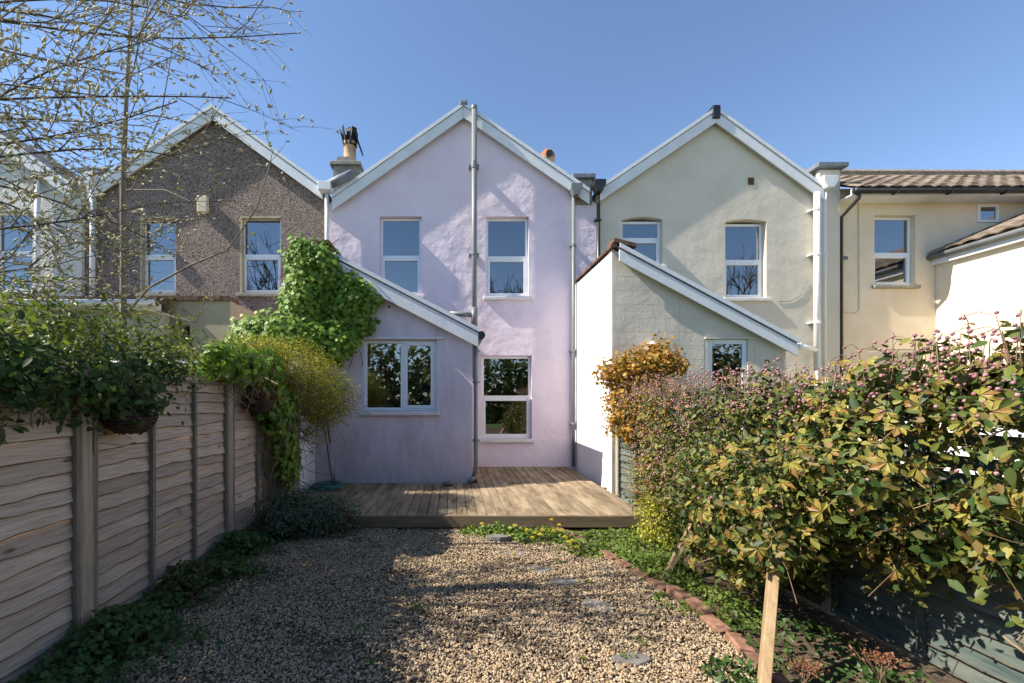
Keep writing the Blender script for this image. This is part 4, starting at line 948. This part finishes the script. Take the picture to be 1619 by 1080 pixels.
# large palmate creeper leaves, each its own piece
PC = empty('palmate_creeper', (2.6, 3, 0), 'creeper with large yellow five-fingered leaves over the near end of the hedge', 'creeper')
pv = []
for i in range(3):
    mb = MB(); v, f = palmate(5); mb.v = [(x*(1+.1*random.uniform(-1, 1)), y, z+.1*x*random.uniform(-1, 1)-.12*y*y) for x, y, z in v]; mb.f = list(f)
    me = bpy.data.meshes.new('leaf'); me.from_pydata(mb.v, [], mb.f); me.update(); me.materials.append(palm_l); pv.append(me)
cs = MB(); cnt = 0
cand = np.where((O_[:, 0] < -.1) | (O_[:, 2] > .6))[0]
for i in RNG.permutation(cand):
    p = P_[i]
    if p[1] > 5.0 or (p[1] > 3.7 and RNG.random() < .85) or p[2] < .3: continue
    q = Vector(p)+Vector(O_[i])*.07
    o = link('leaf', random.choice(pv), palm_l, PC); o.location = q-PC.location
    nrm = Vector(O_[i])+Vector((-.5, -.5, .5))+Vector(RNG.normal(size=3))*.35; nrm.normalize()
    tg = Vector(RNG.normal(size=3)); tg.z -= .8; tg = (tg-nrm*tg.dot(nrm)).normalized(); sd = tg.cross(nrm)
    o.rotation_euler = Matrix((sd, tg, nrm)).transposed().to_euler(); s_ = .055+.04*random.random(); o.scale = (s_, s_, s_)
    cs.tube([q-Vector(O_[i])*.15, q], .003, 4, caps=False); cnt += 1
    if cnt >= 300: break
cs.build('leaf_stalks', stem_m, PC)['kind'] = 'stuff'
vs = MB()
for i in range(26):
    y = 2.0+RNG.random()*2.2; z = .5+RNG.random()*1.2; pts = []
    for k in range(6): pts.append((fence_x(y)-.20-.12*RNG.random(), y, z)); y += .18*RNG.random()-.02; z += RNG.normal()*.08
    vs.tube([Vector(pts[max(0, int(t_))]).lerp(Vector(pts[min(5, int(t_)+1)]), (t_ % 1)**2*(3-2*(t_ % 1))) for t_ in np.linspace(0, 5, 21)], .0045, 5, caps=False)
vs.build('vines', stem_m, PC)
# orange creeper at the corner of the cream lean-to
bl_ = [((2.85, 6.9, 2.05), (.42, .3, .30)), ((2.45, 6.8, 2.0), (.28, .2, .18)), ((3.4, 6.9, 2.1), (.16, .15, .14)), ((3.15, 6.95, 2.2), (.28, .22, .32)), ((2.65, 6.8, 1.65), (.35, .3, .30)), ((2.55, 6.6, 1.3), (.26, .25, .3))]
P2, O2 = clumps(bl_, 900, 6, .05, .5)
plant('orange_creeper', 'orange leaved creeper at the corner of the cream lean-to', 'creeper', (2.8, 6.9, 0), [('leaves', L_IVY, P2, O2, .03, .06, bronze_l, .4, .7)], (P2, O2, 200, .35, .004, stem_m))
# yellow spurge under the hedge
P2, O2 = clumps([((2.32, 5.0, .26), (.26, .32, .28)), ((2.42, 5.45, .38), (.15, .2, .36))], 420, 6, .035, .4)
plant('yellow_spurge', 'lime yellow spurge beside the right end of the deck', 'shrub', (2.25, 5.2, 0), [('leaves', L_SMALL, P2, O2, .025, .05, spurge_l, .6, .7)], (P2, O2, 120, .25, .003, stem_m))
# dry seed heads in the bottom right bed
for px, py, Y, lb in ((1392, 1040, 2.35, 'dried brown flat seed head low beside the teal fence'), (1270, 1052, 2.5, 'dried rusty seed head close to the foreground plank')):
    c = at(px, py, Y); rt = empty('dried_flower', (c.x, c.y, 0), lb, 'dried flower'); mb = MB()
    for i in range(14):
        e = c+Vector((RNG.normal()*.045, RNG.normal()*.045, RNG.normal()*.006)); mb.tube([(c.x, c.y, c.z-.12), e], .002, 4, caps=False)
    mb.tube([(c.x, c.y, 0), (c.x, c.y, c.z-.12)], .004, 5); mb.build('stalk', stem_m, rt)
    Pn = np.array(c)[None]+np.column_stack([RNG.normal(size=(220, 2))*.045, RNG.normal(size=220)*.008]); scatter_mesh('seed_head', *L_SMALL, Pn, rnd_frames(220, up=.5), .012+.01*RNG.random(220), dry_m, rt)

# ------------------------------------------------------------------ trees
def limb(a, b, sag, n=9, jit=.03):
    a = Vector(a); b = Vector(b); L = (b-a).length; pts = []
    ph = [random.uniform(-1, 1) for _ in range(3)]
    for i in range(n):
        t = i/(n-1); p = a.lerp(b, t); p.z += sag*L*4*t*(1-t)
        p += Vector((ph[0], ph[1], ph[2]))*jit*L*math.sin(t*math.pi*2); pts.append(p)
    return pts
WT = empty('willow_tree', (-4.9, 3.2, 0), 'pussy willow reaching catkin branches in from the upper left', 'tree')
tr = MB().tube([(-4.9, 3.2, 0), (-4.88, 3.22, 1.3), (-4.8, 3.25, 2.6), (-4.75, 3.3, 3.8), (-4.6, 3.3, 5.2)], [.14, .12, .10, .08, .05], 10)
tr.build('trunk', bark, WT, smooth=True)
br_ = MB(); tips = []; allp = []
ends = [(470, 52, 3.4), (366, 155, 3.2), (330, 110, 3.9), (300, 30, 3.1), (425, 12, 3.9), (250, 60, 2.9), (290, 250, 3.7), (205, 330, 3.1), (125, 385, 3.4), (250, 385, 4.1), (60, 310, 2.8), (345, 60, 4.3), (150, 150, 2.8), (240, 200, 4.2), (100, 60, 2.9), (180, 435, 3.7), (60, 475, 3.3), (40, 200, 2.7), (215, 120, 3.5), (280, 160, 3.0), (130, 250, 3.9), (90, 420, 2.9), (330, -40, 3.3), (180, -60, 3.5)]
def side(pts, r0, nside, Ls, lvl):
    for _ in range(nside):
        t = .25+.75*random.random(); i = min(int(t*(len(pts)-1)), len(pts)-2); p = pts[i].lerp(pts[i+1], t*(len(pts)-1)-i)
        d = (pts[i+1]-pts[i]).normalized(); v = Vector(RNG.normal(size=3)); v = (v-d*v.dot(d)).normalized(); dd = (d*1.0+v*.62+Vector((0, 0, .06))).normalized()
        L = Ls*(.5+.8*random.random()); q = limb(p, p+dd*L, .03, 5, .04); r = r0*(.55 if lvl else .5)
        br_.tube(q, [r, r*.9, r*.75, r*.6, r*.4], 4, caps=False); allp.append((q, lvl))
        if lvl < 1: side(q, r, 3, Ls*.55, lvl+1)
for px, py, Y in ends:
    e = at(px, py, Y); st = Vector((-4.75+random.uniform(-.1, .1), 3.25, max(2.2, min(5.0, e.z+random.uniform(-.9, .9)))))
    q = limb(st, e, random.uniform(-.02, .09), 10, .03); rr = .014
    br_.tube(q, list(np.linspace(rr, .0035, 10)), 6, caps=False); allp.append((q[3:], 0)); side(q[2:], .007, 15 if px < 200 else 8, .62, 0)
br_.build('branches', twig_m, WT, smooth=True)
cp, ct = [], []
for q, lvl in allp:
    L = sum((q[i+1]-q[i]).length for i in range(len(q)-1)); n = max(2, int(L/.07))
    for j in range(n):
        t = (.2+.8*(j+random.random())/n)*(len(q)-1); t = min(t, len(q)-1.001); i = int(t); p = q[i].lerp(q[i+1], t-i); d = (q[i+1]-q[i]).normalized()
        if random.random() < .25+.35*min(1, max(0, (p.x/p.y+.70)/.25)): continue
        v = Vector(RNG.normal(size=3)); dd = (d+v*.45+Vector((0, 0, .15))).normalized(); cp.append(p+dd*.004); ct.append(dd)
cp, ct = np.array(cp), np.array(ct)
scatter_mesh('catkins', *CATKIN, cp, frames(RNG.normal(size=cp.shape), ct), (.030+.026*RNG.random(len(cp)))[:, None]*np.array([[.36, 1, .36]]), catkin_m, WT, smooth=True)
# slender sapling behind the fence
YT = 4.6
ST = empty('sapling', tuple(at(195, 1000, YT)*Vector((1, 1, 0)) if False else (fx(195, YT), YT, 0)), 'slender bare sapling standing behind the left fence', 'tree')
MB().tube([(fx(193, YT), YT, 0), at(194, 600, YT), at(195, 420, YT), at(194, 290, YT), at(199, 160, YT), at(205, 60, YT), at(212, -40, YT)], [.04, .034, .03, .027, .021, .016, .012], 8).build('trunk', bark, ST, smooth=True)
sb = MB(); sp_ = []
for pl, r in (([(196, 500, 4.6), (235, 455, 4.55), (300, 420, 4.5), (360, 395, 4.45), (405, 330, 4.4), (425, 265, 4.4), (432, 235, 4.4)], .014),
              ([(195, 285, 4.6), (240, 255, 4.5), (290, 235, 4.45), (325, 205, 4.4), (340, 180, 4.4)], .010), ([(195, 270, 4.6), (230, 235, 4.7), (255, 180, 4.75), (270, 90, 4.8), (275, 40, 4.8)], .010),
              ([(199, 150, 4.6), (215, 90, 4.55), (232, 20, 4.5), (236, -30, 4.5)], .010), ([(194, 300, 4.6), (260, 300, 4.4), (300, 318, 4.3), (335, 300, 4.3), (345, 280, 4.3)], .007),
              ([(196, 520, 4.6), (165, 440, 4.6), (140, 380, 4.6), (128, 320, 4.6)], .012), ([(196, 480, 4.6), (270, 500, 4.4), (310, 510, 4.35), (325, 475, 4.3)], .007), ([(195, 400, 4.6), (230, 390, 4.5), (262, 360, 4.4), (275, 330, 4.4)], .006)):
    q = [at(*p) for p in pl]; sb.tube(q, list(np.linspace(r, .003, len(q))), 6, caps=False)
    for _ in range(7):
        i = random.randrange(1, len(q)); p = q[i-1].lerp(q[i], random.random()); d = (q[i]-q[i-1]).normalized(); v = Vector(RNG.normal(size=3)); dd = (d+v*.5+Vector((0, 0, .3))).normalized(); e = p+dd*(.12+.25*random.random())
        sb.tube([p, p.lerp(e, .5)+Vector(RNG.normal(size=3))*.01, e], [.003, .0025, .0015], 4, caps=False); sp_ += [p.lerp(e, t) for t in (.5, .75, 1)]
sb.build('branches', bark, ST, smooth=True)
sp_ = np.array(sp_); sp_ = np.repeat(sp_, 2, 0)+RNG.normal(size=(len(sp_)*2, 3))*.012
scatter_mesh('young_leaves', *L_POINT, sp_, rnd_frames(len(sp_), up=.6, droop=-.5), .02+.025*RNG.random(len(sp_)), lime_l, ST)
# trees and hedge at the bottom of the garden (seen reflected in the windows)
def bare_tree(loc, H, label):
    rt = empty('bare_tree', loc, label, 'tree', 'trees at the bottom of the garden'); mb = MB()
    def grow(p, d, L, r, lv):
        e = p+d*L; m = (p+e)/2+Vector(RNG.normal(size=3))*L*.05; mb.tube([p, m, e], [r, r*.85, r*.7], 5 if lv < 2 else 3, caps=False)
        if lv >= 5: return
        for _ in range(3):
            v = Vector(RNG.normal(size=3)); nd = (d+v*.42+Vector((0, 0, .12))).normalized(); grow(p.lerp(e, .55+.45*random.random()), nd, L*(.62+.2*random.random()), r*.62, lv+1)
    grow(Vector(loc), Vector((0, 0, 1)), H*.32, H*.016, 0); mb.build('trunk', twig_m, rt)
for x, y, H, lb in ((4.2, -14, 13.5, 'bare tree mirrored in the lilac house upper right window'), (-13.5, -15, 13.5, 'bare tree mirrored in the brown house windows'), (20, -14, 13.5, 'bare tree mirrored in the cream house windows')): bare_tree((x, y, 0), H, lb)
bl_ = [((x, -11+RNG.normal()*.6, 1.7), (1.7, 1.2, 3.2+1.6*RNG.random())) for x in np.arange(-22, 23, 1.6)]
P2, O2 = clumps(bl_, 6500, 6, .20, .35)
plant('boundary_hedge', 'dark hedge closing the bottom of the garden, mirrored in the ground floor windows', 'hedge', (0, -11, 0), [('leaves', L_POINT, P2, O2,   .25, .45, clem_l, .4, .7)])
